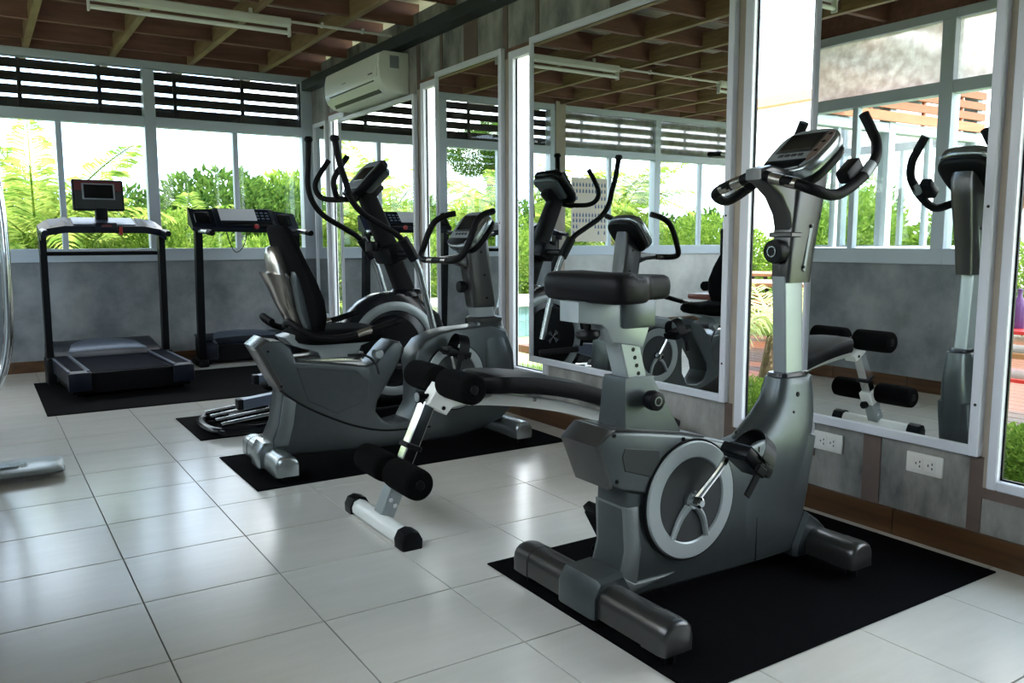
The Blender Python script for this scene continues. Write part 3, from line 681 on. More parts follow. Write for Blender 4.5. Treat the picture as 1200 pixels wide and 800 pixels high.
obj('neck_ring', MB().loft([sring(1.178, 0, .612, .088, .068, 4, 28), sring(1.175, 0, .632, .090, .068, 4, 28), sring(1.172, 0, .64, .08, .06, 4, 28)]), 'gunmetal', rc, 40)
for s in (-1, 1): drive_disc(rc, (.945, .345), s * .0875, s, .168, .122, s == -1)
pe = crank(rc, (.945, .345), 112, .155, -.105, -.13); pedal(rc, pe, -1, 15)
pe = crank(rc, (.945, .345), 292, .155, .105, .13); pedal(rc, pe, 1, 15)
stabiliser('rear_stabiliser', rc, -.005, .285, .052, .085, 'silver', 'silver', drop=.0184)
stabiliser('front_stabiliser', rc, 1.27, .255, .05, .085, 'silver', 'silver', drop=.0184)
obj('rear_collar', MB().loft([[(-.005 + a, v, .006 + b_) for a, b_ in [(k * x_, k * z_) for x_, z_ in ((-.066, 0), (-.066, .066), (-.042, .106), (.042, .106), (.068, .066), (.068, 0))]] for v, k in ((-.07, .97), (-.055, 1.06), (.055, 1.06), (.07, .97))]), 'silver', rc, 30)
# seat carriage, cushion, back
cr = obj('seat_rail', MB().box(.09, .46, -.055, .055, .475, .505, .006, 2), 'gunmetal', rc)
obj('rail_tube', MB().tube([(.12, -.06, .488), (.44, -.06, .470)], .010, 10), 'chrome', cr)  # chrome tube along the side of the seat rail
obj('lever', MB().tube([(.36, -.09, .50), (.44, -.11, .495), (.49, -.115, .455), (.51, -.115, .40)], .006, 8, 4), 'dark_metal', cr)
obj('lever_grip', MB().disc((.50, -.10, .50), .022, 0, -.05, 18, .004), 'silver_light', cr)
obj('seat_carriage', MB().prism([(.06, .60), (.10, .56), (.22, .52), (.24, .49), (.42, .49), (.44, .54), (.52, .565), (.50, .585), (.10, .61)], -.075, .075, .008, 2), 'silver_light', rc)
rings = []
for (z, k) in ((.565, .80), (.572, .93), (.59, 1.0), (.612, .99), (.628, .92), (.634, .75), (.634, .4)):
    rings.append(sring(.325, 0, z, .215 * k, .205 * k, 4.0, 36))
obj('seat_cushion', MB().loft(rings), 'mesh_fabric', rc, 60)
rings = []
back = [(.60, .205, .13, .028), (.64, .203, .175, .036), (.70, .198, .212, .042), (.78, .183, .225, .043), (.86, .158, .210, .040), (.95, .124, .180, .037), (1.04, .092, .152, .034), (1.09, .076, .138, .029), (1.105, .072, .122, .018)]
for (z, cu, b_, a) in back: rings.append(sring(cu, 0, z, a, b_, 3.2, 36, -.25))
obj('backrest', MB().loft(rings), 'mesh_fabric', rc, 60)
rings = []
for (z, cu, b_, a) in ((.60, .175, .045, .035), (.65, .150, .052, .042), (.74, .115, .068, .055), (.82, .088, .088, .062), (.875, .066, .100, .068), (.885, .064, .102, .069)): rings.append(sring(cu, .03, z, a, b_, 2.6, 28, -.2))
sh = obj('back_shell', MB().loft(rings), 'bronze_silver', rc, 60)
rings = []
for (z, cu, b_, a) in ((.87, .082, .082, .052), (.93, .072, .075, .050), (.98, .064, .060, .044), (1.01, .060, .042, .032), (1.018, .060, .02, .016)): rings.append(sring(cu, .03, z, a, b_, 2.4, 28))
obj('shell_hood', MB().loft(rings), 'bronze_silver', sh, 60)
obj('shell_wing', MB().prism([(.155, .64), (.125, .72), (.10, .86), (.105, .90), (.145, .86), (.175, .72), (.18, .63)], -.13, -.06, .012, 2), 'pewter', sh)
for s in (-1, 1):
    sb = obj('side_handle', MB().tube([(.06, s * .10, .66), (.045, s * .20, .685), (.075, s * .25, .655), (.15, s * .262, .615), (.28, s * .262, .607), (.42, s * .262, .635), (.55, s * .262, .668)], .0155, 12, 5), 'black_grip', rc)
    obj('pulse_plate', MB().tube([(.34, s * .262, .617), (.41, s * .262, .633)], .0170, 12), 'bronze_silver', sb)
    obj('handle_end', MB().tube([(.535, s * .262, .664), (.557, s * .262, .670)], .0175, 12), 'black_plastic', sb)
# mast, handlebar, console
obj('mast_collar', MB().loft([sring(1.165 - .28 * (z - .64), 0, z, .062, .042, 6, 28) for z in (.63, .70)]), 'silver_light', rc, 40)
rings = []
for (z, u0, u1, b_) in ((.69, 1.088, 1.222, .050), (.71, 1.082, 1.222, .053), (.85, 1.062, 1.200, .056), (.97, 1.045, 1.185, .058), (1.03, 1.05, 1.178, .056), (1.09, 1.07, 1.165, .05)):
    rings.append(sring((u0 + u1) / 2, 0, z, (u1 - u0) / 2, b_, 6, 32))
um = obj('upper_mast', MB().loft(rings), 'gunmetal', rc, 40)
for (a, b_) in ((1.125, .98), (1.145, .86), (1.16, .74)): obj('bolt', MB().disc((a, -.052, b_), .006, 0, -.010, 10, .001), 'black_plastic', um)
obj('tension_knob', MB().lathe([(.016, 0), (.016, -.02), (.030, -.024), (.032, -.045), (.028, -.055), (0, -.056)], (1.075, 0, .80), 'x', 24), 'black_plastic', um)
obj('handlebar_bracket', MB().prism([(1.075, .86), (1.05, .90), (.99, .92), (.905, .925), (.905, .955), (1.0, .965), (1.08, .98)], -.036, .036, .010, 2), 'gunmetal', rc)
pts = lambda s: [(.905, 0, .940), (.902, s * .09, .938), (.900, s * .17, .942), (.915, s * .222, .962), (.945, s * .238, 1.02), (.975, s * .238, 1.09), (1.005, s * .23, 1.14), (1.055, s * .215, 1.17), (1.115, s * .20, 1.186)]
hb = obj('handlebar', MB().tube(pts(-1)[::-1] + pts(1)[1:], .0165, 14, 5), 'black_grip', rc)
for s in (-1, 1): obj('pulse_plate', MB().tube([(.903, s * .05, .939), (.901, s * .10, .939)], .0178, 14), 'bronze_silver', hb)
console(rc, (1.07, 0, 1.10), .29, .235, 52)

# ------------------------------------------------------------------ sit-up bench
bn = thing('sit_up_bench', (-1.5, -4.89, 0), 'white framed sit-up bench with curved black pad and foam rollers', 'exercise bench')
ft = obj('foot_bar', MB().loft([[(-.0 + a, v, b_) for a, b_ in ((-.030, .008), (-.032, .026), (-.022, .048), (.0, .056), (.022, .048), (.032, .026), (.030, .008))] for v in (-.22, .22)]), 'white_paint', bn, 50)
for s in (-1, 1):
    rings = []
    for q, k in ((0, 1.0), (.05, 1.0), (.062, .95), (.066, .8)):
        rings.append([(a * k, s * (.20 + q), b_ * (.4 + .6 * k)) for a, b_ in ((-.038, 0), (-.040, .032), (-.026, .058), (0, .066), (.026, .058), (.040, .032), (.038, 0))])
    obj('end_cap', MB().loft(rings), 'black_plastic', ft, 40)
ax = Vector((.20, 0, .43)).normalized(); ang = math.atan2(.20, .43)
M = Matrix.Translation((.012, 0, .05)) @ Matrix.Rotation(ang, 4, 'Y')
lg = obj('leg', MB().box(-.030, .030, -.030, .030, 0, .19, .004, 1, M), 'silver_light', bn)
for (a, b_) in ((.012, .045), (-.012, .06)): obj('bolt', MB().disc(tuple(M @ Vector((a, -.030, b_))), .009, 0, -.006, 8, .001), 'chrome', lg)
obj('inner_tube', MB().box(-.025, .025, -.025, .025, .17, .44, .004, 1, M), 'chrome', lg)
obj('sleeve_collar', MB().box(-.034, .034, -.034, .034, .255, .275, .004, 1, M), 'black_plastic', lg)
obj('adjust_knob', MB().lathe([(.01, 0), (.01, .02), (.02, .024), (.02, .045), (0, .047)], tuple(M @ Vector((.03, 0, .115))), 'x', 16), 'black_plastic', lg)
hd = obj('head_bracket', MB().prism([(.232, .518), (.178, .445), (.258, .396), (.285, .424), (.34, .428), (.42, .418), (.46, .45), (.40, .448), (.33, .452), (.285, .47), (.258, .508)], -.036, .036, .004, 1), 'white_paint', bn)
obj('lock_knob', MB().lathe([(.01, 0), (.01, -.02), (.022, -.022), (.022, -.045), (0, -.047)], (.20, 0, .47), 'x', 18), 'black_plastic', hd)
obj('lock_cap', MB().disc((.155, 0, .47), .018, 0, -.004, 16, .001, 'x'), 'silver_light', hd)
obj('bolt', MB().disc((.245, -.036, .425), .008, 0, -.004, 8, .001), 'black_plastic', hd)
top = [(.36, .452), (.465, .456), (.626, .428), (.795, .390), (.928, .350), (1.107, .288), (1.25, .225), (1.33, .175)]
bot = [(1.31, .135), (1.24, .175), (1.107, .240), (.929, .302), (.795, .344), (.60, .388), (.44, .412), (.36, .42)]
bmx = obj('beam', MB().prism([(p.x, p.z) for p in smooth_path([(a, 0, b_) for a, b_ in top], 3)] + [(p.x, p.z) for p in smooth_path([(a, 0, b_) for a, b_ in bot], 3)], -.026, .026, .004, 1), 'white_paint', bn)
obj('bolt', MB().disc((.66, -.026, .412), .009, 0, -.006, 8, .001), 'chrome', bmx)
# curved pad swept along the beam
cl = smooth_path([(.385, 0, .47), (.48, 0, .468), (.626, 0, .448), (.795, 0, .410), (.928, 0, .370), (1.107, 0, .306), (1.25, 0, .243), (1.345, 0, .19)], 4)
rings = []
for i, p in enumerate(cl):
    t = (cl[min(i + 1, len(cl) - 1)] - cl[max(i - 1, 0)]).normalized(); nrm = Vector((-t.z, 0, t.x))
    f = i / (len(cl) - 1); hw = .145 * (1 if f > .10 else .62 + 3.8 * f); hw = min(hw, .145)
    k = 1 if 0 < i < len(cl) - 1 else .8
    rings.append([tuple(p + Vector((0, a * hw * k, 0)) + nrm * b_ * k) for a, b_ in ((-.96, .004), (-1, .016), (-1, .052), (-.95, .067), (-.7, .072), (0, .074), (.7, .072), (.95, .067), (1, .052), (1, .016), (.96, .004))])
obj('pad', MB().loft(rings), 'vinyl', bn, 50)
lf = obj('rear_leg', MB().tube([(1.25, 0, .185), (1.30, 0, .04)], .022, 12), 'white_paint', bn)
obj('rear_foot_bar', MB().tube([(1.30, -.18, .035), (1.30, .18, .035)], .03, 14), 'white_paint', bn)
for s in (-1, 1): obj('end_cap', MB().tube([(1.30, s * .17, .035), (1.30, s * .215, .035)], .035, 14), 'black_plastic', lf)
for (u, z) in ((.262, .520), (.045, .210)):
    for s in (-1, 1):
        ro = obj('foam_roller', MB().lathe([(0, .03), (.046, .03), (.054, .038), (.056, .06), (.056, .205), (.054, .228), (.046, .236), (.02, .236), (.02, .230), (0, .230)] if s > 0 else [(0, -.03), (.046, -.03), (.054, -.038), (.056, -.06), (.056, -.205), (.054, -.228), (.046, -.236), (.02, -.236), (.02, -.230), (0, -.230)], (u, 0, z), 'y', 28), 'black_foam', bn)
        obj('roller_cap', MB().disc((u, 0, z), .018, s * .228, s * .239, 16, .003), 'black_plastic', ro)
    obj('roller_bar', MB().tube([(u, -.23, z), (u, .23, z)], .012, 10), 'chrome', bn)
obj('roller_bracket', MB().box(-.04, .04, -.036, .036, .115, .19, .005, 1, M), 'white_paint', bn)

# ------------------------------------------------------------------ elliptical trainer
el = thing('elliptical_trainer', (-1.745, -2.92, MT), 'black elliptical trainer with tall swing arms and round flywheel cover', 'elliptical trainer')
hc = (1.0, .40)
c0 = (1.18, .385)
hs = obj('flywheel_housing', MB().lathe([(0, -.085), (.30, -.085), (.335, -.07), (.345, -.04), (.345, .04), (.335, .07), (.30, .085), (0, .085)], (c0[0], 0, c0[1]), 'y', 56), 'black_gloss', el)
obj('housing_front', MB().prism([(1.18, .73), (1.35, .69), (1.50, .58), (1.56, .42), (1.54, .20), (1.45, .06), (1.18, .04)], -.075, .075, .02, 3), 'black_plastic', hs)
for s in (-1, 1):
    obj('silver_arc', MB().lathe([(.235, s * .086), (.235, s * .094), (.238, s * .096), (.285, s * .096), (.288, s * .094), (.288, s * .084)], (c0[0], 0, c0[1]), 'y', 56), 'silver_light', hs)
    obj('cover_disc', MB().disc((c0[0] - .03, 0, c0[1]), .205, s * .085, s * .102, 48, .008), 'black_plastic', hs)
    hb_ = obj('hub', MB().disc((c0[0] - .04, 0, c0[1]), .055, s * .10, s * .106, 28, .002), 'black_plastic', hs)
    for k in range(4): obj('hub_blade', MB().prism([(c0[0] - .04, c0[1]), (c0[0] - .04 + .05 * math.cos(R(45 + 90 * k - 18)), c0[1] + .05 * math.sin(R(45 + 90 * k - 18))), (c0[0] - .04 + .05 * math.cos(R(45 + 90 * k + 18)), c0[1] + .05 * math.sin(R(45 + 90 * k + 18)))], s * .105, s * .109, .0005, 1), 'chrome', hs)
fr = obj('base_frame', MB().box(.20, 1.50, -.035, .035, .02, .075, .008, 2).box(1.40, 1.48, -.27, .27, .012, .07, .02, 3), 'black_plastic', el)
obj('rear_base', MB().tube([(.62, -.225, .030), (.19, -.225, .028), (.09, -.19, .027), (.06, 0, .026), (.09, .19, .027), (.19, .225, .028), (.62, .225, .030)], .022, 12, 5), 'black_gloss', fr)
for s in (-1, 1):
    for q in (.06, .185): obj('rail_rod', MB().tube([(.11, s * q, .060), (.74, s * q, .125)], .012, 12), 'chrome', fr)
    du, dz = (0, 0) if s < 0 else (.20, .06)
    pa = obj('pedal_arm', MB().loft([[(u + du, s * .20 + v, z + w_) for v, w_ in ((-.03, -.026), (.03, -.026), (.03, .026), (-.03, .026))] for u, z in ((.215, .165 + dz), (.72, .215 + dz), (1.0, .30))]), 'tread_trim', el, 20)
    obj('arm_end', MB().box(.19 + du, .222 + du, s * .20 - .033, s * .20 + .033, .135 + dz, .195 + dz, .008, 2), 'black_plastic', pa)
    obj('roller_wheel', MB().disc((.42 + du, s * .12, .125), .034, -.02, .02, 20, .004), 'pewter_dark', pa)
    obj('foot_plate', MB().loft([sring(.50 + du, s * .20, z + dz, .17 * k, .075 * k, 4, 28) for z, k in ((.235, .92), (.245, 1.0), (.262, 1.0), (.266, .96))]), 'black_foam', pa)
    obj('crank_link', MB().tube([(1.0 + du, s * .20, .30), (c0[0] + .09, s * .13, c0[1] - .10)], .02, 10), 'dark_metal', pa)
# mast
rings = []
for (z, u, a, b_) in ((.66, 1.315, .075, .055), (.75, 1.285, .062, .05), (.90, 1.225, .060, .048), (1.05, 1.165, .060, .048), (1.20, 1.10, .058, .048), (1.30, 1.055, .055, .046), (1.37, 1.02, .04, .04)):
    rings.append(sring(u, 0, z, a, b_, 4, 28))
ms = obj('mast', MB().loft(rings), 'black_grip', el, 50)
obj('mast_collar', MB().loft([sring(1.30, 0, z, a, b_, 3, 28) for z, a, b_ in ((.70, .10, .075), (.735, .09, .07), (.745, .07, .055))]), 'black_gloss', ms, 50)
obj('pivot_shaft', MB().tube([(1.20, -.30, .96), (1.20, .30, .96)], .022, 12), 'black_plastic', ms)
obj('pivot_block', MB().box(-.06, .06, -.13, .13, -.055, .055, .015, 2, Matrix.Translation((1.195, 0, .965)) @ Matrix.Rotation(R(-22), 4, 'Y')), 'black_plastic', ms)
obj('cup_holder', MB().disc((1.08, 0, .985), .04, -.01, .05, 20, .006, 'z'), 'black_plastic', ms)
def arm_side(s, top_u, top_z):
    d = .805 + (top_u - .79)
    a = obj('swing_arm', MB().tube([(top_u, s * .305, top_z), ((top_u + .80) / 2, s * .305, top_z - .14), (.80, s * .305, 1.37), (.83, s * .305, 1.27), (.90, s * .305, 1.19), (1.03, s * .305, 1.115), (1.12, s * .305, 1.06), (1.20, s * .305, .965)], .0175, 12, 5), 'black_grip', el)
    obj('arm_knob', MB().lathe([(0, .02), (.018, .018), (.026, .006), (.026, -.006), (.018, -.016), (.012, -.018)], (top_u, s * .305, top_z), 'z', 18), 'black_plastic', a)
    obj('arm_sleeve', MB().tube([(1.14, s * .305, 1.05), (1.215, s * .305, .93)], .032, 12), 'black_plastic', a)
    obj('lower_arm', MB().tube([(1.205, s * .305, .95), (1.245, s * .305, .86), (1.27, s * .302, .77), (1.335, s * .298, .52), (1.365, s * .295, .40)], .020, 12, 4), 'silver', a)
    return a
arm_side(-1, .745, 1.59); arm_side(1, .812, 1.65)
pts = lambda s: [(.985, s * .01, 1.285), (.90, s * .03, 1.28), (.83, s * .10, 1.285), (.80, s * .145, 1.32), (.792, s * .15, 1.375), (.825, s * .15, 1.44), (.878, s * .148, 1.515)]
fh = obj('fixed_handlebar', MB().tube(pts(-1)[::-1] + pts(1)[1:], .0165, 12, 5), 'black_grip', el)
M = Matrix.Translation((1.02, 0, 1.415)) @ Matrix.Rotation(R(-46), 4, 'Y')
cn = obj('console', MB().prism([(-.13, -.09), (-.08, -.13), (.10, -.15), (.14, -.11), (.14, .11), (.10, .15), (-.08, .13), (-.13, .09)], -.05, 0, .014, 3, 'z', M), 'black_plastic', el)
obj('console_shell', MB().prism([(-.06, -.10), (.10, -.13), (.125, -.10), (.125, .10), (.10, .13), (-.06, .10)], -.09, -.045, .02, 3, 'z', M), 'pewter', cn)
obj('display', MB().box(-.03, .08, -.08, .08, -.002, .004, .002, 1, M), 'screen', cn)
obj('face_plate', MB().box(-.10, .12, -.10, .10, -.004, .002, .002, 1, M), 'panel_grey', cn)
obj('console_neck', MB().box(-.05, .05, -.045, .045, -.14, -.04, .012, 2, M), 'black_plastic', cn)

# ------------------------------------------------------------------ treadmills (face the back windows, +y)
def tread_deck(t, w, y0, y1, hood0, zt=.17, hz=.30):
    """deck from y0 (rear, towards viewer) to y1; hood begins at hood0"""
    h = w / 2
    d = obj('deck', MB().prism([(y0, .03), (y0, zt - .01), (y0 + .012, zt), (y1, zt + .02), (y1, .05)], -h + .02, h - .02, .006, 2, 'x'), 'black_plastic', t)
    obj('running_belt', MB().prism([(y0 + .015, zt - .02), (y0 + .03, zt + .004), (hood0 + .05, zt + .018), (hood0 + .05, zt)], -h + .15, h - .15, .002, 1, 'x'), 'tread_belt', d)
    for s in (-1, 1):
        r = obj('side_rail', MB().prism([(y0 - .005, .09), (y0 - .005, zt + .012), (y0 + .01, zt + .018), (hood0 + .03, zt + .032), (hood0 + .03, .09)], s * (h - .13), s * h, .006, 2, 'x'), 'navy_plastic', d)
        obj('rail_edge', MB().prism([(y0 + .0, zt + .014), (y0 + .0, zt + .021), (hood0 + .03, zt + .036), (hood0 + .03, zt + .028)], s * (h - .135), s * (h - .115), .002, 1, 'x'), 'tread_trim', r)
        obj('rail_edge', MB().prism([(y0 + .0, zt + .014), (y0 + .0, zt + .021), (hood0 + .03, zt + .036), (hood0 + .03, zt + .028)], s * (h - .012), s * (h + .002), .002, 1, 'x'), 'tread_trim', r)
        obj('rail_grip', MB().prism([(y0 + .03, zt + .016), (y0 + .03, zt + .021), (hood0 + .02, zt + .036), (hood0 + .02, zt + .028)], s * (h - .105), s * (h - .022), .002, 1, 'x'), 'tread_belt', r)
        obj('end_cap', MB().box(s * (h - .135), s * (h + .004), y0 - .03, y0 + .03, .05, zt + .012, .01, 2), 'navy_plastic', r)
        obj('rear_foot', MB().disc((s * (h - .07), y0 + .06, 0), .025, 0, .05, 14, .004, 'z'), 'black_plastic', d)
        obj('front_wheel', MB().disc((s * (h - .05), y1 - .15, .032), .032, -.015, .015, 18, .004, 'x'), 'black_plastic', d)
    # motor hood with curved pale front lip
    hd = obj('motor_hood', MB().prism([(hood0, zt + .02), (hood0 + .05, zt + .05), (hood0 + .25, hz - .02), (hood0 + .38, hz), (y1, hz - .02), (y1, .05), (hood0, .06)], -h + .02, h - .02, .02, 3, 'x'), 'navy_plastic', d)
    V = []; F = []; n = 14
    for k in range(n + 1):
        f = k / n * 2 - 1; x = f * (h - .13); g = math.sqrt(max(0, 1 - f * f)); l = 1 - f * f
        for (yy, zz) in ((hood0 + .03 + .05 * l, zt + .035 + .02 * l), (hood0 + .05 + .07 * l, zt + .06 + .022 * l), (hood0 + .07 + .30 * g, zt + .065 + (hz - zt - .055) * g), (hood0 + .08 + .30 * g, zt + .04 + (hz - zt - .06) * g)): V.append((x, yy, zz))
    for k in range(n):
        for q in range(3): F.append((4 * k + q, 4 * k + q + 1, 4 * k + q + 5, 4 * k + q + 4))
    F += [(0, 1, 2, 3), (4 * n + 3, 4 * n + 2, 4 * n + 1, 4 * n)]
    F += [(4 * k + 3, 4 * k, 4 * k + 4, 4 * k + 7) for k in range(n)]
    obj('hood_panel', MB().add(V, F), 'tread_trim', hd, 60)
    return d
# treadmill with screen
t1 = thing('treadmill', (-1.868, -.70, 0), 'black treadmill with raised screen on the left, by the back windows', 'treadmill', 'treadmills below the back windows', R(3.6))
tread_deck(t1, .80, -.745, .50, .0, .165, .275)
for s in (-1, 1):
    p = obj('upright', MB().loft([[(s * .405 + a, yy + b_, z) for a, b_ in ((-.022, -.035), (.022, -.035), (.022, .035), (-.022, .035))] for z, yy in ((.05, .02), (1.10, -.01))]), 'black_plastic', t1, 20)
    obj('foot_bracket', MB().box(s * .405 - .03, s * .405 + .03, -.07, .10, MT, .20, .01, 2), 'black_plastic', p)
    obj('bolt', MB().disc((s * .405, -.034, .17), .010, .01, -.008, 10, .002), 'silver', p)
    ar = obj('handrail', MB().tube([(s * .405, .0, 1.09), (s * .408, -.06, 1.115), (s * .41, -.16, 1.11), (s * .41, -.22, 1.10)], .022, 12, 4), 'navy_plastic', p)
cs = obj('console_deck', MB().loft([[(x, yy + a, z + b_) for a, b_ in ((-.10, -.035), (-.105, .015), (.06, .075), (.08, .06), (.06, -.02))] for x, yy, z in ((-.425, 0, 1.085), (-.38, 0, 1.12), (-.27, -.01, 1.14), (.27, -.01, 1.14), (.38, 0, 1.12), (.425, 0, 1.085))]), 'navy_plastic', t1, 30)
obj('tray', MB().loft([[(x, yy, z) for yy, z in ((-.09, 1.165), (.055, 1.218), (.055, 1.222), (-.09, 1.170))] for x in (-.21, .21)]), 'tread_trim', cs, 0)
for s in (-1, 1): obj('cup_recess', MB().loft([[(s * x, yy, z) for yy, z in ((-.07, z0), (.05, z0 + .05), (.05, z0 + .054), (-.07, z0 + .004))] for x, z0 in ((.235, 1.168), (.36, 1.150))]), 'tread_trim', cs, 0)
obj('key_panel', MB().box(-.075, .075, -.135, -.06, 1.115, 1.18, .008, 2), 'navy_plastic', cs)
obj('red_badge', MB().box(-.03, .035, -.138, -.134, 1.150, 1.165), 'panel_red', cs, 0)
obj('safety_key', MB().box(.088, .112, -.125, -.11, 1.09, 1.15, .003, 1), 'red', cs)
obj('stem', MB().box(-.042, .042, .0, .05, 1.19, 1.29, .008, 2), 'black_plastic', cs)
Mt = Matrix.Translation((-.01, .05, 1.385)) @ Matrix.Rotation(R(-8), 4, 'X')
sc = obj('screen_housing', MB().box(-.175, .175, -.02, .025, -.115, .115, .01, 2, Mt), 'black_plastic', t1)
obj('red_panel', MB().box(-.16, .16, -.0225, -.019, .03, .105, .002, 1, Mt), 'panel_red', sc)
obj('grey_panel', MB().box(-.16, .16, -.0225, -.019, -.105, .027, .002, 1, Mt), 'pewter_dark', sc)
obj('bezel', MB().box(-.112, .112, -.026, -.021, -.035, .085, .003, 1, Mt), 'panel_grey', sc)
obj('display', MB().box(-.10, .10, -.029, -.025, -.026, .076, .002, 1, Mt), 'screen', sc)
obj('crossbar', MB().tube([(-.385, .05, .955), (.385, .05, .955)], .016, 10), 'black_plastic', t1)
# treadmill with printed sheet
t2 = thing('treadmill', (-.735, -.46, 0), 'black treadmill with a paper sheet on its console, behind the recumbent seat', 'treadmill', 'treadmills below the back windows')
tread_deck(t2, .80, .09, .40, .14, .165, .24)
for s in (-1, 1):
    p = obj('upright', MB().loft([[(s * .405 + a, yy + b_, z) for a, b_ in ((-.028, -.035), (.028, -.035), (.028, .035), (-.028, .035))] for z, yy in ((.05, .05), (1.13, -.02))]), 'black_plastic', t2, 20)
    obj('handrail', MB().tube([(s * .405, .0, 1.105), (s * .405, -.05, 1.125), (s * .405 + .03, -.16, 1.12), (s * .405 + .05, -.27, 1.11)], .021, 12, 4), 'silver', p)
    obj('handrail_grip', MB().tube([(s * .405 + .04, -.21, 1.115), (s * .405 + .052, -.28, 1.109)], .024, 12), 'black_grip', p)
    obj('upright_foot', MB().box(s * .405 - .04, s * .405 + .04, -.03, .30, .0, .06, .012, 2), 'black_plastic', p)
cs = obj('console_deck', MB().loft([[(x, yy + a, z + b_) for a, b_ in ((-.09, -.035), (-.10, .0), (.06, .155), (.09, .15), (.08, .02))] for x, yy, z in ((-.455, .03, 1.165), (-.41, .01, 1.15), (-.26, 0, 1.155), (.20, 0, 1.150), (.36, .01, 1.13), (.43, .03, 1.125))]), 'navy_plastic', t2, 30)
Mc = Matrix.Translation((-.03, -.02, 1.235)) @ Matrix.Rotation(R(44), 4, 'X')
obj('centre_panel', MB().box(-.24, .25, -.105, .105, -.01, .012, .006, 2, Mc), 'navy_plastic', cs)
obj('key_pad', MB().box(.09, .22, -.05, .09, .010, .015, .003, 1, Mc), 'tread_belt', cs)
for a in range(3):
    for b_ in range(3): obj('button', MB().box(.10 + a * .04, .125 + a * .04, -.03 + b_ * .035, -.012 + b_ * .035, .014, .018, .002, 1, Mc), 'tread_trim', cs)
obj('lower_panel', MB().box(-.20, .22, -.10, -.065, .010, .014, .002, 1, Mc), 'black_gloss', cs)
obj('stop_button', MB().lathe([(0, -.022), (.016, -.020), (.022, -.008), (.022, 0)], (.05, -.098, 1.165), 'y', 20), 'red', cs)
obj('cup_recess', MB().box(-.40, -.28, -.07, .06, .0, .012, .006, 2, Mc), 'black_gloss', cs); obj('cup_recess', MB().box(.29, .40, -.07, .06, -.02, -.005, .006, 2, Mc), 'black_gloss', cs)
sheet = obj('paper_sheet', MB().box(-.20, .10, -.045, .095, .014, .0155, 0, 1, Matrix.Translation((-.765, -.48, 1.235)) @ Matrix.Rotation(R(44), 4, 'X')), 'paper', smooth=0)
tag(sheet, 'white paper sheet lying on the right treadmill console', 'paper')
obj('safety_cord', MB().tube([(-.20, -.09, 1.14), (-.17, -.10, 1.02), (-.13, -.10, .955), (-.08, -.10, .98), (-.04, -.09, 1.06), (-.03, -.08, 1.13)], .004, 6, 5), 'black_plastic', t2)

# ------------------------------------------------------------------ multi gym at the left edge
mg = thing('multi_gym', (-2.55, -2.95, 0), 'chrome and pale grey gym station cut off by the left edge', 'gym station')
o = obj('base_foot', MB().loft([[(x, -.43 + v * k, z) for v, z in ((-.12, .020), (-.145, .034), (-.12, .046), (.12, .050), (.145, .038), (.12, .020))] for x, k in ((-.17, 1.0), (.05, 1.0), (.10, .97), (.13, .86), (.142, .65))]), 'silver_light', mg, 40)
obj('foot_inlay', MB().loft([sring(-.10, -.43, z, .10, .035, 2.5, 24) for z in (.045, .056)]), 'chrome', o)
for px_ in (-.14, .08): obj('foot_pad', MB().disc((px_, -.43, 0), .04, 0, .024, 16, .003, 'z'), 'black_plastic', o)
obj('base_bar', MB().box(-.36, -.16, -.50, -.10, .02, .05, .008, 2), 'silver_light', mg)
fr = obj('chrome_column', MB().tube([(-.30, .10, .04), (-.20, .13, .17), (-.09, .16, .32), (-.034, .17, .48), (-.012, .17, .72), (-.012, .17, 1.18), (-.05, .17, 1.50), (-.12, .17, 1.72), (-.14, .17, 2.0)], .022, 14, 5), 'chrome', mg)
obj('base_rail', MB().box(-.38, -.28, -.16, .62, .01, .06, .01, 2), 'silver_light', mg)
obj('upper_arm', MB().tube([(-.14, .17, 1.95), (-.18, .25, 1.80), (-.20, .35, 1.775), (-.20, .58, 1.785)], .014, 10, 4), 'chrome', mg)
obj('arm_grip', MB().tube([(-.20, .46, 1.78), (-.20, .60, 1.786)], .020, 12), 'black_grip', mg)
obj('dark_sleeve', MB().tube([(-.20, .40, .93), (-.20, .40, 1.14)], .030, 14), 'black_plastic', mg)
obj('sleeve_post', MB().tube([(-.20, .40, .06), (-.20, .40, 1.20)], .020, 12), 'chrome', mg)
obj('seat_pad', MB().box(-.32, -.09, .38, .72, .525, .575, .02, 3), 'brown_vinyl', mg)
obj('seat_stem', MB().box(-.23, -.17, .50, .56, .05, .53, .005, 1), 'white_paint', mg)
obj('foam_roller', MB().lathe([(0, 0), (.036, 0), (.042, .01), (.042, .13), (.036, .14), (0, .14)], (-.25, .54, .645), 'x', 24), 'black_foam', mg)
obj('roller_arm', MB().tube([(-.26, .50, .57), (-.26, .54, .645)], .014, 10), 'white_paint', mg)
obj('base_beam', MB().box(-.30, -.15, .36, .60, .01, .06, .01, 2), 'silver_light', mg)

# exercise chart on the alcove window
ch = thing('exercise_chart', (-3.265, -.012, 1.03), 'cream exercise chart with rows of small figures taped on the window', 'poster')
obj('sheet', MB().box(-.255, .255, -.002, .002, 0, .72), 'poster', ch, 0)
rowz = [.62, .55, .47, .38, .28, .22, .15, .08]
fig = None
for ri, z in enumerate(rowz):
    for k in range(11):
        if (ri in (2, 3, 6, 7) and 3 < k < 9) or (ri == 7 and k % 2): continue
        x = -.225 + .045 * k
        if fig is None: fig = obj('figure', MB().box(-.011, .011, -.0035, -.0022, 0, .034).box(-.005, .005, -.0035, -.0022, .034, .046), 'poster_ink', ch, 0); fig.location = (x, 0, z)
        else: inst(fig, ch, (x, 0, z))

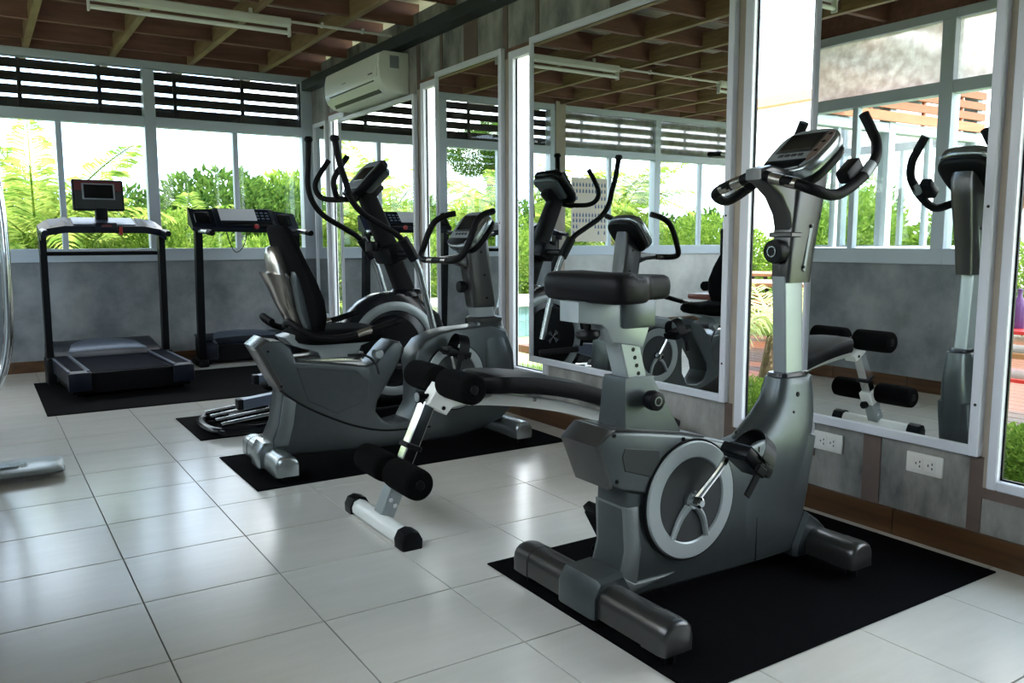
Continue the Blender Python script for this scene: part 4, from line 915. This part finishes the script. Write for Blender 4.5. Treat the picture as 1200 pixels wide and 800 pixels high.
# ------------------------------------------------------------------ outdoors
rng = random.Random(11)
ground = obj('ground', MB().box(-40, 40, -40, 60, -.30, -.14), 'lawn', smooth=0); struct(ground, 'lawn around the building', 'ground')
deck = empty('floor_deck'); struct(deck, 'red-brown timber terrace beyond the mirror wall', 'terrace')
pl = obj('board', MB().box(0, .135, -3.2, 3.2, -.14, -.06, .004, 1), 'deck_wood', deck)
for k in range(40):
    p = pl if k == 0 else inst(pl, deck); p.location = (2.15 + .14 * k, -3.4, 0)

def foliage_mesh(name, n, rx, ry, rz, size, mat_, rg, flat=.5):
    V = []; F = []
    for _ in range(n):
        while True:
            x, y, z = rg.uniform(-1, 1), rg.uniform(-1, 1), rg.uniform(-1, 1); d = x * x + y * y + z * z
            if .18 < d < 1: break
        p = Vector((x * rx, y * ry, z * rz + rz)); a = Vector((x, y, z + rg.uniform(-.2, .6))).normalized()
        a = (a + Vector((rg.uniform(-.7, .7), rg.uniform(-.7, .7), rg.uniform(-.7, .5)))).normalized()
        s = size * rg.uniform(.6, 1.3); side = a.cross(Vector((rg.uniform(-1, 1), rg.uniform(-1, 1), rg.uniform(-.3, 1)))).normalized() * s * .22
        nrm = a.cross(side).normalized() * s * .12; o = len(V)
        V += [p, p + a * s * .45 + side + nrm, p + a * s, p + a * s * .45 - side + nrm, p + a * s * .5 - nrm * .3]
        F += [(o, o + 1, o + 4), (o + 1, o + 2, o + 4), (o + 2, o + 3, o + 4), (o + 3, o, o + 4)]
    me = bpy.data.meshes.new(name); me.from_pydata([tuple(v) for v in V], [], F); me.materials.append(MATS[mat_]); return me
stem_me = None
def stem_mesh():
    mb = MB()
    for k in range(5):
        a = 2 * math.pi * k / 5; mb.tube([(0, 0, 0), (.12 * math.cos(a), .12 * math.sin(a), .5), (.35 * math.cos(a + .4), .35 * math.sin(a + .4), 1.1)], [.03, .02, .01], 6)
    me = bpy.data.meshes.new('stem'); me.from_pydata(mb.v, [], mb.f); me.materials.append(MATS['bark']); return me
stem_me = stem_mesh()
FOL = [foliage_mesh('foliage', 7000, 1.0, .9, .85, .10, 'leaf', rng), foliage_mesh('foliage', 7000, .95, 1.0, .95, .085, 'leaf', rng), foliage_mesh('foliage', 6000, 1.0, 1.0, .9, .11, 'leaf_dark', rng)]
def shrub(x, y, z, s, kind, label, group, rg=rng):
    t = thing('shrub', (x, y, z), label, 'shrub', group, rg.uniform(0, 6.28)); t.scale = (s * rg.uniform(.85, 1.15), s * rg.uniform(.85, 1.15), s * rg.uniform(.9, 1.1))
    for nm, me in (('foliage', FOL[kind]), ('stem', stem_me)):
        o = bpy.data.objects.new(nm, me); col.objects.link(o); o.parent = t
    return t
def frond_mesh(L, droop, leaf, mat_, rg, n=46):
    V = []; F = []
    def pt(f): return Vector((L * f * (1 - .18 * droop * f), 0, L * (.62 * f - droop * f * f)))
    for k in range(n):
        f = .10 + .90 * k / n; p = pt(f); t = (pt(min(1, f + .03)) - pt(f - .03)).normalized()
        ll = leaf * math.sin(math.pi * (.18 + .78 * f)) ** .7
        for s in (-1, 1):
            d = (Vector((0, s, 0)) * .85 + t * .6 + Vector((0, 0, rg.uniform(-.35, .15)))).normalized(); w = t * .016 * (L / 1.5); o = len(V)
            mid = p + d * ll * .55; e = p + d * ll + Vector((0, 0, -.22 * ll))
            V += [p - w * .4, p + w * .4, mid + w, mid - w, e]; F += [(o, o + 1, o + 2, o + 3), (o + 3, o + 2, o + 4)]
    o = len(V); m = 10
    for k in range(m + 1):
        p = pt(k / m); r = .016 * (1 - .7 * k / m); V += [p + Vector((0, r, 0)), p + Vector((0, -r, 0)), p + Vector((0, 0, -r * 1.5))]
    for k in range(m):
        for q in range(3): F.append((o + 3 * k + q, o + 3 * k + (q + 1) % 3, o + 3 * k + 3 + (q + 1) % 3, o + 3 * k + 3 + q))
    me = bpy.data.meshes.new('frond'); me.from_pydata([tuple(v) for v in V], [], F); me.materials.append(MATS[mat_]); return me
FR = [frond_mesh(1.7, .55, .42, 'leaf_palm', rng), frond_mesh(1.5, .85, .38, 'leaf_palm', rng), frond_mesh(1.8, .25, .40, 'leaf_palm', rng)]
FRV = [frond_mesh(.75, .55, .20, 'leaf_variegated', rng, 22), frond_mesh(.65, .9, .18, 'leaf_variegated', rng, 22)]
def palm(x, y, z, s, trunk, label, n=13, fr=FR, group='palms outside', cat='palm'):
    t = thing('palm', (x, y, z), label, cat, group, rng.uniform(0, 6.28)); t.scale = (s, s, s)
    obj('trunk', MB().tube([(0, 0, 0), (.03, 0, trunk * .5), (0, .02, trunk)], [.11 * min(1, trunk + .3), .085 * min(1, trunk + .3), .07 * min(1, trunk + .3)], 10), 'bark', t)
    for k in range(n):
        o = bpy.data.objects.new('frond', fr[k % len(fr)]); col.objects.link(o); o.parent = t; o.location = (0, 0, trunk)
        o.rotation_euler = (0, R(rng.uniform(-32, 14)), 2 * math.pi * k / n + rng.uniform(-.2, .2)); q = rng.uniform(.8, 1.15); o.scale = (q, q, q)
    return t

LB = 'bushy green shrub in the hedge beyond the back windows'; GB = 'hedge beyond the back windows'
for k in range(15):
    shrub(-9.0 + .95 * k + rng.uniform(-.3, .3), 2.9 + rng.uniform(-.4, .4), -.14, .62 + rng.uniform(0, .20), k % 2, LB, GB)
LB2 = 'taller green shrub behind the hedge outside the back windows'; GB2 = 'taller shrubs beyond the back windows'
for k in range(12):
    shrub(-10.0 + 1.3 * k + rng.uniform(-.4, .4), 5.0 + rng.uniform(-.6, .8), -.14, 1.0 + rng.uniform(0, .28), rng.choice((0, 1, 2)), LB2, GB2)
for k in range(7): shrub(-8.4 - .75 * k, .6 + .45 * k + rng.uniform(-.2, .2), -.14, 1.0 + rng.uniform(0, .2), k % 2, 'green shrub beyond the alcove, seen through two windows in the right mirror', 'shrubs beyond the alcove')
palm(-2.1, 3.1, -.14, .95, 1.2, 'tall feathery palm filling the left back window', 16)
palm(-1.55, 4.4, -.14, 1.0, .95, 'feathery palm between the left back window panes', 14)
palm(-.2, 4.6, -.14, .95, .35, 'low feathery palm behind the treadmill with the paper sheet', 14)
palm(.9, 4.2, -.14, .85, .3, 'low feathery palm outside near the corner post', 12)
palm(-2.35, 2.3, -.14, .8, .25, 'low feathery palm close outside the left back window', 15)
palm(.35, 2.5, -.14, .7, .2, 'low feathery palm close outside, left of the corner post', 14)
palm(-.75, 2.2, -.14, .7, .15, 'low feathery palm close outside, between the two treadmills', 14)
palm(-1.1, 3.9, -.14, .9, .35, 'low feathery palm behind the raised treadmill screen', 13)
palm(-4.6, 3.4, -.14, 1.15, 1.1, 'tall palm outside the alcove, seen in the widest mirror', 15)
palm(-6.6, 3.6, -.14, 1.15, 1.2, 'tall palm beyond the far alcove window', 15)
# tree with open crown, seen in the middle mirror
tr = thing('tree', (-9.3, 12.0, -.14), 'open-crowned tree far behind the back windows, seen in a mirror', 'tree')
obj('trunk', MB().tube([(0, 0, 0), (.1, 0, 2), (.0, 0, 3.6)], [.16, .12, .08], 10), 'bark', tr)
for (a, b_, c, s) in ((-.5, 0, 2.5, .65), (.5, .2, 2.9, .7), (0, -.2, 3.4, .6)):
    o = bpy.data.objects.new('foliage', FOL[2]); col.objects.link(o); o.parent = tr; o.location = (a, b_, c); o.scale = (s, s, s)
LS = 'green shrub on the lawn beyond the left side windows'; GS = 'shrubs beyond the left side'
for k in range(10): shrub(-9.2 + rng.uniform(-.4, .4), -12.5 + 1.25 * k, -.14, 1.0 + rng.uniform(0, .25), k % 3, LS, GS)

# garden beyond the mirror wall
LG = 'leafy shrub in the garden seen through the slim windows'; GG = 'garden shrubs beyond the mirror wall'
for (x, y, s, k) in ((5.2, 2.4, .75, 0), (6.0, 3.6, 1.0, 1), (4.3, 3.0, .8, 1), (3.4, 3.6, .75, 0), (2.4, 4.0, .8, 1), (1.6, 3.0, .7, 0), (6.6, 1.0, .85, 0), (6.9, -.4, .8, 1), (7.2, -1.8, .8, 0), (1.2, 4.6, 1.0, 2), (5.0, 5.2, 1.1, 2), (7.4, -3.2, .75, 1), (4.4, 4.3, 1.0, 1)):
    shrub(x, y, -.14, s, k, LG, GG)
palm(1.75, -3.95, -.14, 1.0, .55, 'pale variegated spiky plant beside the upright bike post', 15, FRV, 'spiky plants', 'plant')
palm(4.6, 1.7, .25, .9, .6, 'reddish dry-tipped palm beyond the pool', 12, [frond_mesh(1.0, .7, .3, 'leaf_brown', rng, 22)], 'spiky plants', 'plant')
LH = 'low dense green hedge plant below the right window'; GH = 'hedge plants below the right window'
for k in range(9): shrub(1.15 + rng.uniform(-.15, .15), -6.3 + .30 * k, -.14, .20 + rng.uniform(0, .04), 0, LH, GH)
hp = thing('hanging_plant', (2.6, -5.15, 1.32), 'brown leafy hanging plant at the right window', 'plant')
o = bpy.data.objects.new('foliage', foliage_mesh('foliage', 260, .22, .22, .25, .16, 'leaf_brown', rng)); col.objects.link(o); o.parent = hp
obj('cord', MB().tube([(0, 0, .3), (0, 0, 1.6)], .006, 6), 'dark_metal', hp)
# grass strip (uncountable)
V = []; F = []
for _ in range(9000):
    x = rng.uniform(.25, 2.1); y = rng.uniform(-6.6, -1.5); a = rng.uniform(0, 6.28); h = rng.uniform(.06, .16); o = len(V)
    c, s = math.cos(a) * .007, math.sin(a) * .007
    V += [(x - c, y - s, -.14), (x + c, y + s, -.14), (x + rng.uniform(-.05, .05), y + rng.uniform(-.05, .05), -.14 + h)]; F.append((o, o + 1, o + 2))
me = bpy.data.meshes.new('grass'); me.from_pydata(V, [], F); me.materials.append(MATS['grass_blade'])
go = bpy.data.objects.new('grass', me); col.objects.link(go); go['kind'] = 'stuff'; tag(go, 'short green grass outside below the slim windows', 'grass')

# picnic tables on the terrace
def picnic(x, y, rz, label):
    t = thing('picnic_table', (x, y, -.06), label, 'table', 'wooden tables on the terrace', rz)
    for k in range(5): obj('plank', MB().box(-.36 + .145 * k, -.225 + .145 * k, -.8, .8, .70, .735, .004, 1), 'bench_wood', t)
    for s in (-1, 1):
        for k in range(2): obj('bench_plank', MB().box(s * (.50 + .13 * k), s * (.62 + .13 * k), -.8, .8, .42, .45, .004, 1), 'bench_wood', t)
        for q in (-.6, .6): obj('leg', MB().tube([(s * .62, q, 0), (s * .25, q, .70)], .025, 8), 'dark_metal', t)
    for q in (-.6, .6): obj('cross_beam', MB().box(-.72, .72, q - .025, q + .025, .37, .42), 'dark_metal', t, 0)
picnic(3.3, -2.5, R(25), 'wooden picnic table on the terrace, nearest the slim window'); picnic(5.2, -1.6, R(25), 'wooden picnic table further back on the terrace')
# drinks rack
rk = thing('drinks_rack', (2.55, -5.0, -.06), 'black metal rack with red-edged shelves outside the right window', 'rack')
for sx in (-.2, .2):
    for sy in (-.45, .45): obj('leg', MB().box(sx - .015, sx + .015, sy - .015, sy + .015, 0, 1.05), 'dark_metal', rk, 0)
for z in (.28, .56): obj('shelf', MB().box(-.22, .22, -.47, .47, z, z + .02), 'red', rk, 0)
obj('shelf', MB().box(-.22, .22, -.47, .47, .42, .45), 'bench_wood', rk, 0)
for k, (dy, m_, lb) in enumerate(((-.30, 'bottle_blue', 'clear water bottle on the rack outside the right window'), (-.12, 'bottle_purple', 'purple bottle on the rack outside the right window'), (.06, 'bottle_blue', 'second clear bottle on the rack, beside the purple one'))):
    o = obj('bottle', MB().lathe([(0, 0), (.034, 0), (.036, .01), (.036, .12), (.030, .16), (.014, .19), (.014, .215), (.016, .216), (.016, .235), (0, .235)], (0, 0, 0), 'z', 20), m_, loc=(2.50, -5.0 + dy, .521)); tag(o, lb, 'bottle', 'bottles on the rack')
# raised pool edge
po = thing('raised_pool', (2.0, .9, -.14), 'raised pool with pale coping and blue-green tiled side', 'pool')
obj('coping', MB().box(-.05, 4.05, -.05, 1.3, .38, .43, .01, 2), 'coping', po)
tl_ = obj('pool_tile', MB().box(0.002, .196, 0, .012, 0.002, .188, .002, 1), 'pool_tile', po)
for i in range(20):
    for j in range(2):
        p = tl_ if (i, j) == (0, 0) else inst(tl_, po); p.location = (.2 * i, 0, .19 * j)
obj('core', MB().box(0, 4, .012, 1.25, 0, .38), 'coping', po, 0)
# white garden building
wb_ = thing('white_building', (9.5, 1.5, -.14), 'white rendered building with terracotta edge beyond the terrace', 'building')
obj('wall', MB().box(0, .4, -6.5, 5, 0, 3.55), 'white_wall', wb_, 0); obj('roof_edge', MB().box(-.12, .5, -6.6, 5.1, 3.55, 3.72, .01, 1), 'terracotta', wb_)
